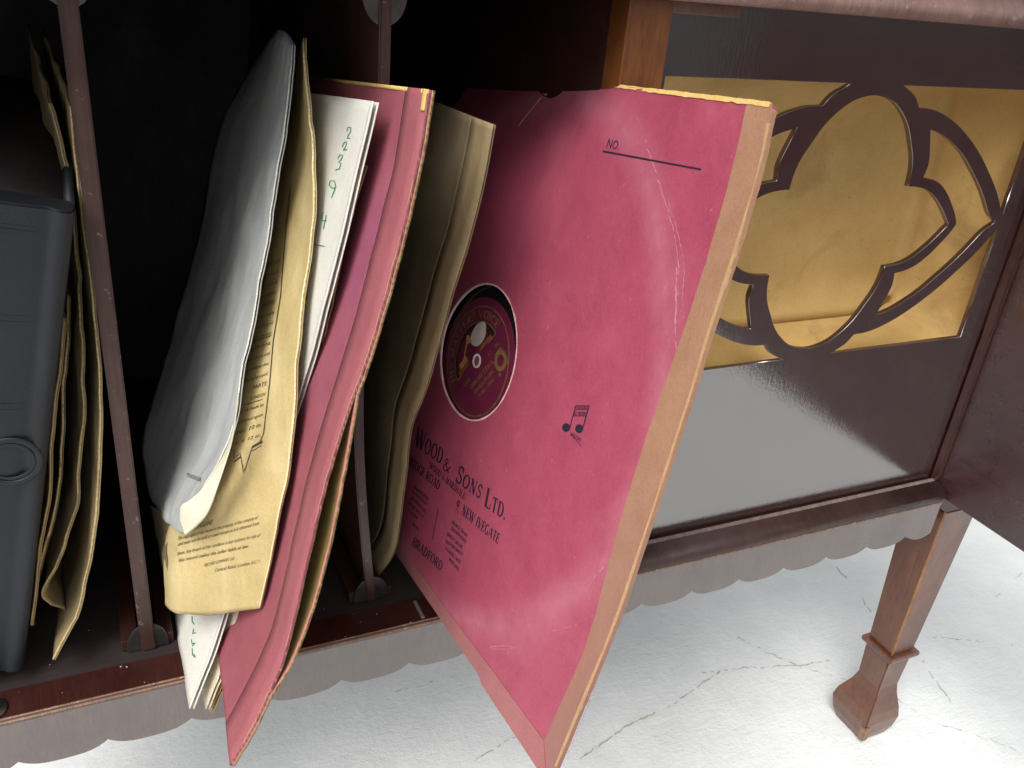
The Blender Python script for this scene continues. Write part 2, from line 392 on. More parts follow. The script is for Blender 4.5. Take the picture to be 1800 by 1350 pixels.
def leather():
    mt, t, b = new_mat('black grained album cloth')
    n = noise_tex(t, 500, detail=4, rough=.7); big = noise_tex(t, 12, detail=7, rough=.65)
    col = ramp(t, big, [(.3, (.004, .0055, .008)), (.7, (.010, .0125, .017))])
    t.links.new(col.outputs[0], b.inputs['Base Color'])
    b.inputs['Roughness'].default_value = .5; b.inputs['IOR'].default_value = 1.45
    p = bump(t, b, n, .5, .0004); bump(t, b, big, .15, .002, p); return mt
M_LEATHER = leather()
def ground_mat():
    mt, t, b = new_mat('white painted concrete')
    n = noise_tex(t, 9, detail=10, rough=.7)
    col = ramp(t, n, [(.3, (.66, .68, .675)), (.65, (.77, .785, .775))]).outputs[0]
    st = noise_tex(t, 5, stretch=(1, 4, 1), detail=9, rough=.75, dist=1.5)
    col = mixc(t, ramp(t, st, [(.60, (0, 0, 0)), (.75, (.5,) * 3)]).outputs[0], col, (.60, .61, .60))
    spk = noise_tex(t, 120, stretch=(1, 2.5, 1), detail=5, rough=.75)
    col = mixc(t, ramp(t, spk, [(.66, (0, 0, 0)), (.72, (.55,) * 3)]).outputs[0], col, (.40, .42, .41))
    t.links.new(col, b.inputs['Base Color']); b.inputs['Roughness'].default_value = .7
    p = bump(t, b, noise_tex(t, 90, stretch=(1, 3, 1), detail=7, rough=.7), .5, .002); bump(t, b, n, .4, .01, p)
    return mt
M_GROUND = ground_mat()
M_CRACK = flat('dirt in crack', (.47, .475, .42), .9, var=.5, scale=200)
M_DARKGROUND = flat('unseen dark ground', (.045, .045, .047), .9, var=.3, scale=30)

# ------------------------------------------------------------------ the ground
GZ = -.284
def structure(name, bm, mat):
    me = bpy.data.meshes.new(name); bm.to_mesh(me); bm.free(); o = link(name, me, mat); o['kind'] = 'structure'; return o
structure('ground', box_bm(-60, 60, -60, 60, GZ - .35, GZ - .010), M_DARKGROUND)  # unseen dark sheet, added so the upper panel reflects something dark
pave = structure('pavement', box_bm(-2.6, 4.5, -1.15, 5.0, GZ - .012, GZ, .003), M_GROUND)
# cracks: thin broken grooves filled with dirt
pv = bvh_of([pave])
acc = []
def crack(pts, w, seed, gaps=.35):
    rnd = random.Random(seed); pts = subdivide_line(pts, 7)
    pts = [(x + rnd.uniform(-1.6, 1.6), y + rnd.uniform(-1.6, 1.6)) for x, y in pts]
    for a, b in zip(pts[:-1], pts[1:]):
        if rnd.random() < gaps: continue
        o = []; stroke_quads([a, b], w * rnd.uniform(.35, 1.1), o)
        q = [drop(pv, x, y, .0004) for x, y in o[0]]
        if None not in q: acc.append(q)
crack([(1020, 1334), (1100, 1278), (1185, 1237), (1265, 1180)], 4.0, 1, .12)
crack([(820, 1345), (880, 1310), (915, 1290)], 2.0, 2, .5)
crack([(1235, 1183), (1300, 1175), (1400, 1170), (1465, 1160)], 2.6, 3, .3)
crack([(1297, 1121), (1345, 1145), (1400, 1170), (1500, 1200)], 2.0, 4, .3)
crack([(1465, 990), (1510, 1045), (1530, 1075)], 2.4, 5, .4)
crack([(1620, 1160), (1650, 1205), (1672, 1235)], 2.6, 6, .25)
crack([(1570, 1225), (1640, 1270), (1740, 1300), (1800, 1325)], 1.8, 7, .4)
crack([(1640, 1120), (1700, 1125), (1790, 1135)], 1.8, 8, .5)
crack([(1740, 1060), (1780, 1025), (1800, 1000)], 1.8, 9, .5)
crack([(660, 1225), (740, 1205), (800, 1190)], 1.8, 10, .6)
o = link('crack', acc_mesh(acc, 'crack'), M_CRACK, pave)
o['kind'] = 'stuff'

# ------------------------------------------------------------------ the cabinet
CAB = thing('gramophone_cabinet', 'dark mahogany gramophone cabinet with pierced fret panel, open record compartments and scalloped apron', 'cabinet', (.05, .2, GZ))
XL, XR = -.34, .461                      # left end (out of frame) and right end of the carcass
FX0, FX1 = .1065, .4435                  # fret bay
# sill: flat top strip, left of the stile; moulded on the right
part('sill', prism_bm([(0.0008, 0), (.0215, 0), (.0215, -.016), (.0, -.016), (0, -.0008)], 0, XL, .1), M_SILL, CAB)
part('worn_or_highlight_edge', prism_bm([(-.0005, -.0012), (.0014, .0004), (.0022, .0001), (.0006, -.0022), (-.0002, -.0022)], 0, XL, .094), M_WORN, CAB)
prof = [(.0092, -.0155), (.0092, -.0021), (.0002, -.0021), (-.0008, -.001), (-.0022, .0008), (-.0028, .0035), (-.0022, .0065), (0, .0088), (.0035, .0105), (.008, .0122), (.0105, .0132), (.0120, .0138), (.0135, .0132), (.016, .0125), (.018, -.0155)]
part('sill_moulding', prism_bm(prof, 0, .1002, .4425), wood('matt dark moulding', (.022, .008, .006), (.055, .021, .015), .5, 1.5, (30, 3, 3), wear=(.10, .07, .06), worn=.74), CAB, True)
part('worn_or_highlight_edge', prism_bm([(.0098, .0131), (.0118, .0145), (.0134, .0136), (.0125, .0128)], 0, .1004, .4420), flat('pale arris highlight', (.13, .095, .085), .4, var=.5, scale=200), CAB)  # pale strip paints a highlight along the moulding arris
part('worn_or_highlight_edge', prism_bm([(-.0012, -.0021), (-.0013, -.0009), (-.0004, -.0006), (.0004, -.0021)], 0, .1004, .4424), M_WORN, CAB)
# apron with scallops
poly = [(XL, -.0024)]
per = .0424; x = -.0535 - per * 7
low = []
while x < .4135:
    for k in range(15):
        f = (1 - math.cos(math.pi * k / 14)) / 2; xx = x + per * f
        d = .0302 + .0058 * (1 - abs(2 * f - 1) ** 3.2)
        if XL <= xx <= .4145: low.append((xx, -d))
    x += per
xs = low + [(.4146 + .0285 * k / 6, -.0305 - .006 * (1 - abs(2 * (k / 6) * .9 - 1) ** 2)) for k in range(1, 7)]
poly = [(XL, -.0024)] + xs + [(.4432, -.0024)]
cl = [poly[0]]
for p in poly[1:]:
    if (Vector(p) - Vector(cl[-1])).length > 1e-4: cl.append(p)
part('apron', prism_bm(cl, 1, -.0002, .009, .0007), M_APRON, CAB)
part('base_board', box_bm(XL, XR, .0225, .40, -.017, -.004), M_INT, CAB)
part('base_rail', box_bm(XL, XR - .001, .0095, .0224, -.028, -.0162), M_WOOD, CAB)
# interior of the record compartments
part('compartment_floor', box_bm(XL, .0835, .0216, .372, -.0035, -.0006), M_FLOOR, CAB)
part('back_panel', box_bm(XL, XR, .3725, .38, -.003, .37), M_INT, CAB)
part('side_panel', box_bm(.0815, .0885, .016, .372, -.0004, .358), M_INTRED, CAB)
part('side_panel', box_bm(XL - .012, XL, .001, .38, -.03, .37), M_WOOD, CAB)
part('side_panel', box_bm(.4437, .4605, .0142, .38, -.0035, .37), M_WOOD, CAB)
part('top_board', box_bm(XL, XR, .004, .372, .3585, .372), M_INT, CAB)
# stiles
part('stile', box_bm(.0816, .1064, -.0006, .0158, .0002, .3535, .0007), M_ORANGE, CAB, label='amber brown upright between record space and fret')
part('stile', box_bm(.4437, .4603, .0110, .0139, .0002, .3535, .0005), M_ORANGE if False else wood('brown mahogany stile', (.05, .016, .010), (.085, .03, .018), .3, 1.6, (14, 3, 2.2)), CAB)
part('jamb', box_bm(.4388, .4436, .0085, .0138, .0139, .3535, .0004), M_WOOD, CAB)
part('rail_block', box_bm(.1066, .150, .0035, .0145, .3475, .3533, .0005), M_LEG, CAB)
# upper ledge
lp = [(-.0125, .3545), (-.0140, .3560), (-.0146, .3585), (-.0140, .3625), (-.0105, .3665), (-.0100, .3695), (-.0120, .3725), (-.0150, .377), (-.0150, .43), (.38, .43), (.38, .3725), (.02, .3725), (.02, .3536), (-.0110, .3536)]
part('top_moulding', prism_bm(lp, 0, XL - .014, .475), wood('pale worn moulding', (.20, .11, .09), (.36, .21, .18), .38, 1.7, (20, 3, 3), wear=(.42, .30, .26), worn=.60), CAB, True)

# fret panel: plate with seven holes
CX, CZ = .268, .229
q_in = [(0, 81), (8, 80), (16, 77.5), (24, 72.5), (33, 64), (40, 53), (45, 44), (47.5, 35), (48.2, 26), (56, 25.6), (64, 24.2), (71, 21.5), (78, 17), (85, 11.5), (90.5, 6.2), (96.5, 0)]
q_bo = [(60.5, 47), (62, 40), (61, 33), (70, 31.5), (79, 28), (88, 21.5), (96, 13.5), (102, 6.5), (106, 0)]
q_ai = [(143, 0), (134, 5.5), (125, 15.5), (114, 26.5), (102, 36.5), (90, 46), (78, 53), (66, 58.5), (55, 61.5)]
q_ao = [(24, 87.2), (33, 82.5), (39, 76), (49, 75.5), (60, 73), (72, 68.5), (84, 62.5), (97, 54.5), (110, 45), (121, 35.5), (131, 26.5), (139, 18), (145, 10.5), (148.6, 6.5), (148.6, 87.2)]
def mm(pts, sx=1, sz=1): return [(CX + sx * a / 1000, CZ + sz * b / 1000) for a, b in pts]
full_in = mm(q_in) + mm(q_in[:-1][::-1], 1, -1) + mm(q_in[1:], -1, -1) + mm(q_in[1:-1][::-1], -1, 1)
sideR = mm(q_bo) + mm(q_bo[:-1][::-1], 1, -1) + mm(q_ai[1:][::-1], 1, -1) + mm(q_ai)
sideL = [(2 * CX - a, b) for a, b in sideR]
holes = [full_in, sideR, sideL] + [mm(q_ao, sx, sz) for sx in (1, -1) for sz in (1, -1)]
def smooth_poly(P, keep=28):
    """round gently between points but keep sharp corners"""
    out = []; n = len(P)
    for i in range(n):
        p0, p1, p2, p3 = (Vector(P[(i + k) % n]) for k in (-1, 0, 1, 2))
        c1 = (p1 - p0).angle(p2 - p1, 0) > math.radians(keep); c2 = (p2 - p1).angle(p3 - p2, 0) > math.radians(keep)
        if c1: p0 = p1 * 2 - p2
        if c2: p3 = p2 * 2 - p1
        for t in (0, .34, .67):
            out.append(.5 * ((2 * p1) + (p2 - p0) * t + (2 * p0 - 5 * p1 + 4 * p2 - p3) * t * t + (3 * p1 - p0 - 3 * p2 + p3) * t ** 3))
    return out
cu = bpy.data.curves.new('fret', 'CURVE'); cu.dimensions = '2D'; cu.fill_mode = 'BOTH'
for poly in [[(FX0 - .001, .011), (FX1 - .0032, .011), (FX1 - .0032, .3545), (FX0 - .001, .3545)]] + [smooth_poly(h) for h in holes]:
    sp = cu.splines.new('POLY'); sp.points.add(len(poly) - 1); sp.use_cyclic_u = True
    for i, p in enumerate(poly): sp.points[i].co = (p[0], p[1], 0, 1)
cu.extrude = .0016; cu.bevel_depth = .00025; cu.bevel_resolution = 1; cu.offset = -.0010
o = bpy.data.objects.new('fret', cu); COL.objects.link(o); bpy.context.view_layer.update()
me = bpy.data.meshes.new_from_object(o.evaluated_get(bpy.context.evaluated_depsgraph_get()))
bpy.data.objects.remove(o)
me.transform(Matrix(((1, 0, 0, 0), (0, 0, -1, .0168), (0, 1, 0, 0), (0, 0, 0, 1))))
me.materials.clear()
part('fret_panel', me, M_PANEL, CAB)
# horn chamber behind the fret
bm = bmesh.new()
def horn_pt(a, k):
    # a: 0..1 round the opening, k: 0 front .. 1 back wall; rounded box that narrows, roof leaning in
    t = 2 * math.pi * a; c, s_ = math.cos(t), math.sin(t); e = .22
    X = math.copysign(abs(c) ** e, c); Z = math.copysign(abs(s_) ** e, s_)
    return X, Z
nr, na = 26, 96; rings = []
for k in range(nr + 1):
    f = k / nr; row = []
    if f < .5: g = f / .5; sc = 1 - .10 * g ** 2; y = .0225 + .070 * g
    else: g = (f - .5) / .5; sc = .90 * (1 - g) + .02; y = .0925 + .006 * math.sin(g * math.pi / 2)
    for i in range(na):
        X, Z = horn_pt(i / na, f); xx = .2735 + .1655 * X * sc; zz = .229 + .1025 * Z * sc
        crease = .205 + (xx - .11) * .33                      # upper board leans forward above an oblique joint
        yy = y
        if zz > crease and f >= .5: yy = y - (zz - crease) * .55
        elif zz > crease: yy = .0225 + (y - .0225) * max(.15, 1 - (zz - crease) * .55 / .07)
        if zz < .16 and f >= .5: yy -= (.16 - zz) * .4
        row.append(bm.verts.new((xx, yy, zz)))
    rings.append(row)
for a, b in zip(rings[:-1], rings[1:]):
    for i in range(na): bm.faces.new((a[i], a[(i + 1) % na], b[(i + 1) % na], b[i]))
bm.faces.new(rings[-1])
for f in bm.faces: f.smooth = True
bmesh.ops.recalc_face_normals(bm, faces=bm.faces[:])
part('horn_chamber', bm, M_GOLD, CAB)

# dividers with slats and brackets
def divider(xc, w, bow, z_top=.345):
    n = 24; bm = bmesh.new(); V = []
    for k in range(n + 1):
        z = .0012 + (z_top - .0012) * k / n
        bx = -bow * math.sin(math.pi * min(1, (k / n) * 1.15)) if k / n * 1.15 < 1 else 0
        V.append([bm.verts.new((xc + sx * w / 2 + bx, y, z)) for sx, y in ((-1, .0275), (1, .0275), (1, .368), (-1, .368))])
    for a, b in zip(V[:-1], V[1:]):
        for i in range(4): bm.faces.new((a[i], a[(i + 1) % 4], b[(i + 1) % 4], b[i]))
    bm.faces.new(V[0]); bm.faces.new(V[-1])
    bmesh.ops.recalc_face_normals(bm, faces=bm.faces[:])
    es = [e for e in bm.edges if abs(e.verts[0].co.y - .0275) < 1e-6 and abs(e.verts[1].co.y - .0275) < 1e-6 and abs(e.verts[0].co.z - e.verts[1].co.z) > 1e-4]
    bmesh.ops.bevel(bm, geom=es, offset=.0007, segments=2, affect='EDGES')
    d = part('divider', bm, M_DIV, CAB)
    # slats above and below that hold the board
    part('slat', box_bm(xc - .0135, xc - w / 2 - .0012 + 0, .031, .365, 0, .007, .0006), M_INTRED, CAB)
    part('slat', box_bm(xc + w / 2 + .0012, xc + .0135, .031, .365, 0, .007, .0006), M_INTRED, CAB)
    part('slat', box_bm(xc - .013, xc + .013, .033, .365, z_top + .0006, z_top + .009, .0006), M_INTRED, CAB)
    # half round bracket plates, bottom and top, each side of the board
    for zt, sg in ((.0004, 1), (z_top + .004, -1)):
        pl = [(xc + .0108 * math.cos(a), zt + sg * .0172 * math.sin(a) ** .8) for a in [math.pi * i / 16 for i in range(17)]]
        part('bracket', prism_bm(pl, 1, .0292, .0304, .0003), M_METAL, CAB)
divider(-.1555, .0075, 0)
divider(-.0272, .0056, .010)
# catch and screw on the sill
bm = bmesh.new(); bmesh.ops.create_cone(bm, cap_ends=True, segments=24, radius1=.0052, radius2=.0042, depth=.0016)
for v in bm.verts: v.co = Vector((v.co.x * 1.0, v.co.y * 1.4, v.co.z)) + Vector((-.2285, .0095, .0008))
part('catch_plate', bm, M_METAL, CAB, True)
bm = bmesh.new(); bmesh.ops.create_uvsphere(bm, u_segments=16, v_segments=8, radius=.0022)
for v in bm.verts: v.co = Vector((v.co.x, v.co.y, v.co.z * .6)) + Vector((-.2285, .0085, .0018))
part('screw', bm, M_METAL, CAB, True)
part('hinge_pin', box_bm(-.0035, -.0012, .003, .019, .0002, .0014, .0005), flat('pale metal', (.3, .3, .3), .4, .6), CAB)

# legs
def leg(x, y, sx=1, sy=1):
    """x,y is the corner nearest the middle front; square tapered leg, collar and spade foot"""
    L = thing_part = []
    def ring(z, a, b, c, d): return [Vector((x + sx * a, y + sy * c, z)), Vector((x + sx * b, y + sy * c, z)), Vector((x + sx * b, y + sy * d, z)), Vector((x + sx * a, y + sy * d, z))]
    secs = [(-.0165, 0, .040, 0, .038), (-.034, .0005, .0395, .0003, .0372), (-.150, .0038, .0338, .0025, .0325), (-.178, .0045, .0325, .003, .0315)]
    secs0 = list(secs)
    def loft(secs, nm, mat, bev=.0012):
        bm = bmesh.new(); R = [[bm.verts.new(p) for p in ring(*s)] for s in secs]
        for a, b in zip(R[:-1], R[1:]):
            for i in range(4): bm.faces.new((a[i], a[(i + 1) % 4], b[(i + 1) % 4], b[i]))
        bm.faces.new(R[0]); bm.faces.new(R[-1]); bmesh.ops.recalc_face_normals(bm, faces=bm.faces[:])
        bmesh.ops.bevel(bm, geom=[e for e in bm.edges if abs(e.verts[0].co.z - e.verts[1].co.z) > 1e-3 or len(e.link_faces) < 2 or e.calc_face_angle(0) > .5], offset=bev, segments=2, affect='EDGES')
        return bm
    lg = part('leg', loft(secs, 'leg', M_LEG), M_LEG, CAB)
    c = part('collar', loft([(-.1782, .001, .0358, -.0008, .0345), (-.1800, .0002, .0366, -.0016, .0353), (-.1825, .0002, .0366, -.0016, .0353), (-.1845, .001, .0358, -.0008, .0345)], 'c', M_LEG, .0005), M_LEG, lg)
    secs = [(-.1847, .0043, .0328, .003, .0317), (-.222, .0058, .0312, .0042, .0305), (-.232, .004, .0322, .002, .033), (-.247, -.0035, .0355, -.003, .039), (-.258, -.0055, .0375, -.0045, .041), (GZ + .012, -.003, .036, -.003, .0385), (GZ + .0004, .0015, .0325, .0005, .034)]
    part('foot', loft(secs, 'f', M_LEG, .001), M_LEG, lg)
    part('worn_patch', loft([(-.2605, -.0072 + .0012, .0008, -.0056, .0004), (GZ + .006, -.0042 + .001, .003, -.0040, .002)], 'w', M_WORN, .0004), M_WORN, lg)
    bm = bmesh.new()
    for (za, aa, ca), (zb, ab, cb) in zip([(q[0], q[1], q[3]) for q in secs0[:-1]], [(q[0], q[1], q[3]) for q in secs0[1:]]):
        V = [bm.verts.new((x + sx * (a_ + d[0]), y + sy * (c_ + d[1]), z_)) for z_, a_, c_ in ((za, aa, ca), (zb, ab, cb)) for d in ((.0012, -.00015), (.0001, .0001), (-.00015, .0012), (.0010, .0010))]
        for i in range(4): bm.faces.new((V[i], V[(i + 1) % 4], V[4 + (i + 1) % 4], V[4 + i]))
    part('worn_or_highlight_edge', bm, wood('orange worn edge highlight', (.16, .055, .015), (.34, .15, .05), .45, 1.5, (20, 20, 6)), lg)  # orange strip paints worn wood and the edge highlight together
    return lg
leg(.4555, 0.0015); 
leg(.4555, .375, 1, -1)
leg(-.345 + .04, 0.0015, -1, 1)

# open door on the right, seen from inside
bm = box_bm(.4446, .4624, -.340, .0105, .0006, .3535, .0012)
door = part('door', bm, wood('glossy door face', (.022, .008, .009), (.055, .020, .020), .26, 2.0, (3, 3, 26)), CAB, label='open polished cabinet door at the right')
for zz in (.045, .30): part('hinge', prism_bm([(.4640 + .0014 * math.cos(a), .0100 + .0014 * math.sin(a)) for a in [i * math.pi / 6 for i in range(12)]], 2, zz, zz + .035), M_METAL, door)

# ------------------------------------------------------------------ the big crimson sleeve (fitted to the photograph: 31 cm square, gently bent)
BO = Vector((4.28482015e-02, 2.19216522e-02, 1.60698252e-01))
BU = Vector((0.00112823, -0.9963592, 0.08524712)); BV = Vector((0.32534838, 0.08097496, 0.94212074)); BN = Vector((-0.94559355, 0.02667208, 0.32425521))
BS = .31
def big(u, v, off=0):
    w = BS * ((u + .5) * (.146009 * v + .470843 * (v * v - .25) - .152524 * v ** 3) - .423658 * (v * v - .25))
    return BO + BU * (u * BS) + BV * (v * BS) + BN * (w + off)
rnd = random.Random(3)
def jitter_line(a, b, n, amp, seed):
    out = []
    for i in range(n):
        t = i / n; x = a[0] + (b[0] - a[0]) * t; y = a[1] + (b[1] - a[1]) * t
        d = Vector((b[0] - a[0], b[1] - a[1])).normalized()
        k = amp * (noise.noise(Vector((t * 14, seed, 0))) + .7 * noise.noise(Vector((t * 55, seed, 1)))) * min(1, t * 12, (1 - t) * 12 + .15)
        out.append((x - d.y * k, y + d.x * k))
    return out
HR = .1225
def big_outline(notch=True, ex=0):
    r = [(.4966, -.4691), (.4963, -.3818), (.4982, -.328), (.5016, -.2648), (.505, -.188), (.5058, -.1292), (.5065, -.0784), (.508, -.0277), (.5095, .0325), (.511, .0822), (.5130, .1331), (.5125, .21), (.5145, .2868), (.515, .3346), (.5136, .3708), (.512, .4122), (.507, .4482), (.500, .477), (.4975, .4950)]
    P = []
    P += jitter_line((-.5, .5), (-.5, -.493), 20, .001, 1)
    P += jitter_line((-.5, -.493), (.245, -.4925), 64, .0016, 2) + [(.256, -.495), (.264, -.4992)]
    P += jitter_line((.266, -.5), (.488, -.5), 24, .0016, 2.5)
    P += [(.493, -.4975), (.4955, -.49)]
    for a, b in zip(r[:-1], r[1:]): P += jitter_line(a, b, 5, .0009, a[1] * 9)
    P += [(.4970, .497), (.490, .5005)]
    if notch:
        P += jitter_line((.486, .5008), (-.052, .500), 70, .002, 5)
        P += [(-.060, .4955), (-.0640, .486), (-.0700, .4744), (-.080, .4680), (-.0976, .4623), (-.118, .4628), (-.1437, .4664), (-.165, .4725), (-.1894, .4818), (-.22, .4915), (-.256, .4990)]
        P += jitter_line((-.262, .5), (-.5, .5), 16, .001, 6)
    else:
        P += jitter_line((.486, .5008), (-.5, .5), 70, .002, 5)
    return P
def cdt_sheet(outline, holes, fn, off, thick, step=.03, name='sheet'):
    V = [Vector(p) for p in outline]; E = [(i, (i + 1) % len(outline)) for i in range(len(outline))]; 
    for h in holes:
        k = len(V); V += [Vector(p) for p in h]; E += [(k + i, k + (i + 1) % len(h)) for i in range(len(h))]
    def inside(p, poly):
        c = False
        for i in range(len(poly)):
            a, b = poly[i], poly[i - 1]
            if (a[1] > p[1]) != (b[1] > p[1]) and p[0] < (b[0] - a[0]) * (p[1] - a[1]) / (b[1] - a[1]) + a[0]: c = not c
        return c
    mnx = min(p[0] for p in outline); mxx = max(p[0] for p in outline); mny = min(p[1] for p in outline); mxy = max(p[1] for p in outline)
    y = mny + step / 2
    while y < mxy:
        x = mnx + step / 2
        while x < mxx:
            if inside((x, y), outline) and not any(inside((x, y), h) for h in holes): V.append(Vector((x, y)))
            x += step
        y += step
    v2, e2, f2, *_ = delaunay_2d_cdt(V, E, [], 0, 1e-6)
    F = []
    for f in f2:
        c = sum((v2[i] for i in f), Vector((0, 0))) / len(f)
        if inside(c, outline) and not any(inside(c, h) for h in holes): F.append(list(f))
    bm = bmesh.new()
    A = [bm.verts.new(fn(p.x, p.y, off + thick / 2)) for p in v2]; B = [bm.verts.new(fn(p.x, p.y, off - thick / 2)) for p in v2]
    cnt = {}
    for f in F:
        for i in range(len(f)):
            a, b = f[i], f[(i + 1) % len(f)]; cnt[(a, b)] = 1
        bm.faces.new([A[i] for i in f]); bm.faces.new([B[i] for i in f[::-1]])
    for (a, b) in cnt:
        if (b, a) not in cnt: bm.faces.new((A[b], A[a], B[a], B[b]))
    bmesh.ops.delete(bm, geom=[v for v in bm.verts if not v.link_faces], context='VERTS')
    bmesh.ops.recalc_face_normals(bm, faces=bm.faces[:])
    for f in bm.faces:
        f.smooth = True
    bm.edges.ensure_lookup_table()
    for e in bm.edges:
        if e.calc_face_angle(0) > .6: e.smooth = False
    me = bpy.data.meshes.new(name); bm.to_mesh(me); bm.free(); return me
def big_back(u, v, off=0):
    e = min(.5 - abs(v), .5 - u, .5 + u); k = min(1, max(0, e / .05)); k = k * k * (3 - 2 * k)
    return big(u, v, off + .0002 - .0032 * k)
hole = [(HR * math.cos(a) * (1 + .006 * math.sin(3 * a)), .004 + HR * math.sin(a)) for a in [2 * math.pi * i / 72 for i in range(72)]]
SL = thing('record_sleeve', 'large crimson card record sleeve of a Bradford shop, label showing through its hole', 'record sleeve', big(-.5, -.5))
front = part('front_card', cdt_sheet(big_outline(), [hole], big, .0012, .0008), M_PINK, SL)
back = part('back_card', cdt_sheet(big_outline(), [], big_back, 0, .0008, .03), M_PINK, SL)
# border tapes, pasted round the outer and lower edges
bl = [(.4454, .4990), (.4552, .4585), (.4655, .3902), (.4700, .2972), (.4680, .2157), (.4610, .1105), (.4580, .0686), (.4560, .0052), (.4555, -.056), (.4565, -.1057), (.4600, -.1719), (.4640, -.2253), (.4655, -.2967), (.4612, -.3518), (.4560, -.4123), (.4548, -.4591)]
ro = [p for p in big_outline() if p[0] > .4934 and p[1] < .4960 and p[1] > -.4995]
tape = [(p[0] + .0022, p[1]) for p in ro] + [(.4925, .4992), (.4445, .4998)] + [tuple(p) for p in bl[1:]] + [(.4925, -.4985)]
part('border_tape', cdt_sheet(tape, [], big, .0008, .0021, .02), M_TAPE, SL, label='faded orange tan tape along the outer edge')
tape2 = [(-.49, -.4940), (.244, -.4935), (.256, -.496), (.266, -.5010), (.4905, -.5030), (.4530, -.4592), (.27, -.4600), (.11, -.4640), (-.49, -.4640)]
part('border_tape', cdt_sheet(tape2, [], big, .0009, .0019, .02), paper('mauve border tape', (.22, .075, .080), (.29, .11, .11), .7, .4), SL, label='dull mauve tape along the lower edge')
# frayed yellow core: top edge, outer corner and outer edge
def ribbon(uvs, w, off, thick, fn=big, wob=.3, seed=0):
    P = []
    n = len(uvs); L = []; R = []
    for i, p in enumerate(uvs):
        a = uvs[max(0, i - 1)]; b = uvs[min(n - 1, i + 1)]; d = Vector((b[0] - a[0], b[1] - a[1])).normalized()
        k = w * (1 + wob * 2 * noise.noise(Vector((i * .37, seed, 5)))) / 2
        L.append((p[0] - d.y * k, p[1] + d.x * k)); R.append((p[0] + d.y * k, p[1] - d.x * k))
    V, F = [], []
    for a, b in zip(L, R):
        V += [fn(a[0], a[1], off + thick), fn(b[0], b[1], off + thick), fn(b[0], b[1], off - thick), fn(a[0], a[1], off - thick)]
    for i in range(n - 1):
        for k in range(4): F.append((i * 4 + k, i * 4 + (k + 1) % 4, i * 4 + 4 + (k + 1) % 4, i * 4 + 4 + k))
    F.append((0, 1, 2, 3)); F.append(tuple(4 * (n - 1) + k for k in (3, 2, 1, 0)))
    return V, F
def ribbons(list_, name, mat, parent, **k):
    for i, (uvs, w, off, th) in enumerate(list_):
        V, F = ribbon(uvs, w, off, th, seed=i * 13.7, **k)
        me = bpy.data.meshes.new(name); me.from_pydata([tuple(v) for v in V], [], F); me.update()
        bm = bmesh.new(); bm.from_mesh(me); bmesh.ops.recalc_face_normals(bm, faces=bm.faces[:]); bm.to_mesh(me); bm.free()
        part(name, me, mat, parent)
def lin(a, b, n): return [(a[0] + (b[0] - a[0]) * i / n, a[1] + (b[1] - a[1]) * i / n) for i in range(n + 1)]
ribbons([(lin((.49, .4985), (.19, .4985), 60), .0058, .0017, .0004), (lin((.484, .5004), (.0, .5004), 60), .0035, .0002, .0014),
         (lin((.17, .498), (.02, .499), 30), .003, .0016, .0003)],
        'frayed_edge', M_CARDCORE, SL)
ribbons([([(x - .0006, y) for x, y in [(.4966, -.4691), (.4963, -.3818), (.4982, -.328), (.5016, -.2648), (.505, -.188), (.5058, -.1292), (.5065, -.0784), (.508, -.0277), (.5095, .0325), (.511, .0822), (.5130, .1331), (.5125, .21), (.5145, .2868), (.515, .3346), (.5136, .3708), (.512, .4122), (.507, .4482), (.500, .477)]], .0042, .0016, .0005)],
        'frayed_edge', paper('straw coloured fray', (.30, .18, .085), (.40, .26, .13), .9, .8, scale=160), SL, wob=.5)
# torn shreds beside the thumb notch
ribbons([([(-.19, .487), (-.170, .479), (-.150, .473), (-.128, .4690)], .006, .0000, .0010), ([(-.135, .462), (-.150, .43), (-.162, .40)], .0025, .0018, .0002)], 'torn_shred', M_KRAFT, SL)
# white cut rim of the hole
ribbons([([(HR * math.cos(a), .004 + HR * math.sin(a)) for a in [2 * math.pi * i / 90 for i in range(91)]], .0026, .0012, .00055)], 'hole_rim', paper('cut card rim', (.55, .28, .28), (.72, .46, .42), .8, .6, scale=150), SL, wob=.5)

# printing
bv = bvh_of([front])
acc = []
UPL = (-6, -23)
def rl(text, bl, br, up, small=.72, gap=.06, dst=None, bvh=None):
    q, w = roman(text, small, gap); lay_text(q, w, bl, br, up, bvh or bv, dst if dst is not None else acc)
rl('Wood', (728, 783), (777, 817), (7, -33), .78)
rl('&', (777, 824), (791, 833), (5, -21))
rl('Sons', (800, 846), (845, 878), (8, -29), .78)
rl('Ltd.', (851, 889), (890, 916), (6, -33), .76)
rl('(wood & marshall)', (752, 820), (818, 880), (4, -10), 1)
rl('sunbridge road', (698, 800), (772, 862), (4, -15), 1, .04)
rl('9, NEW IVEGATE', (800, 895), (876, 957), (5, -17), 1, .05)
rl('BRADFORD.', (724, 958), (778, 1007), (5, -15), 1, .04)
for t, a, b in (('PIANOFORTES', (727, 858), (753, 881)), ('PLAYER PIANOS', (724, 866), (750, 889)), ('GRAMOPHONES', (722, 875), (748, 903)), ('MUSIC ROLLS', (717, 885), (744, 912)), ('AND', (716, 898), (734, 914)), ('ORGANS', (724, 922), (736, 934)),
                ('HIGHEST GRADE', (794, 919), (821, 945)), ('GRAMOPHONES', (793, 930), (819, 956)), ('SHEET MUSIC', (785, 940), (813, 966)), ('DEPARTMENT', (783, 953), (813, 978)), ('TUNING AND', (782, 966), (809, 991)), ('REPAIRS', (789, 985), (806, 1004))):
    rl(t, a, b, (2, -5), 1, .03)
lay_line([(771, 893), (760, 950)], 1.2, bv, acc)
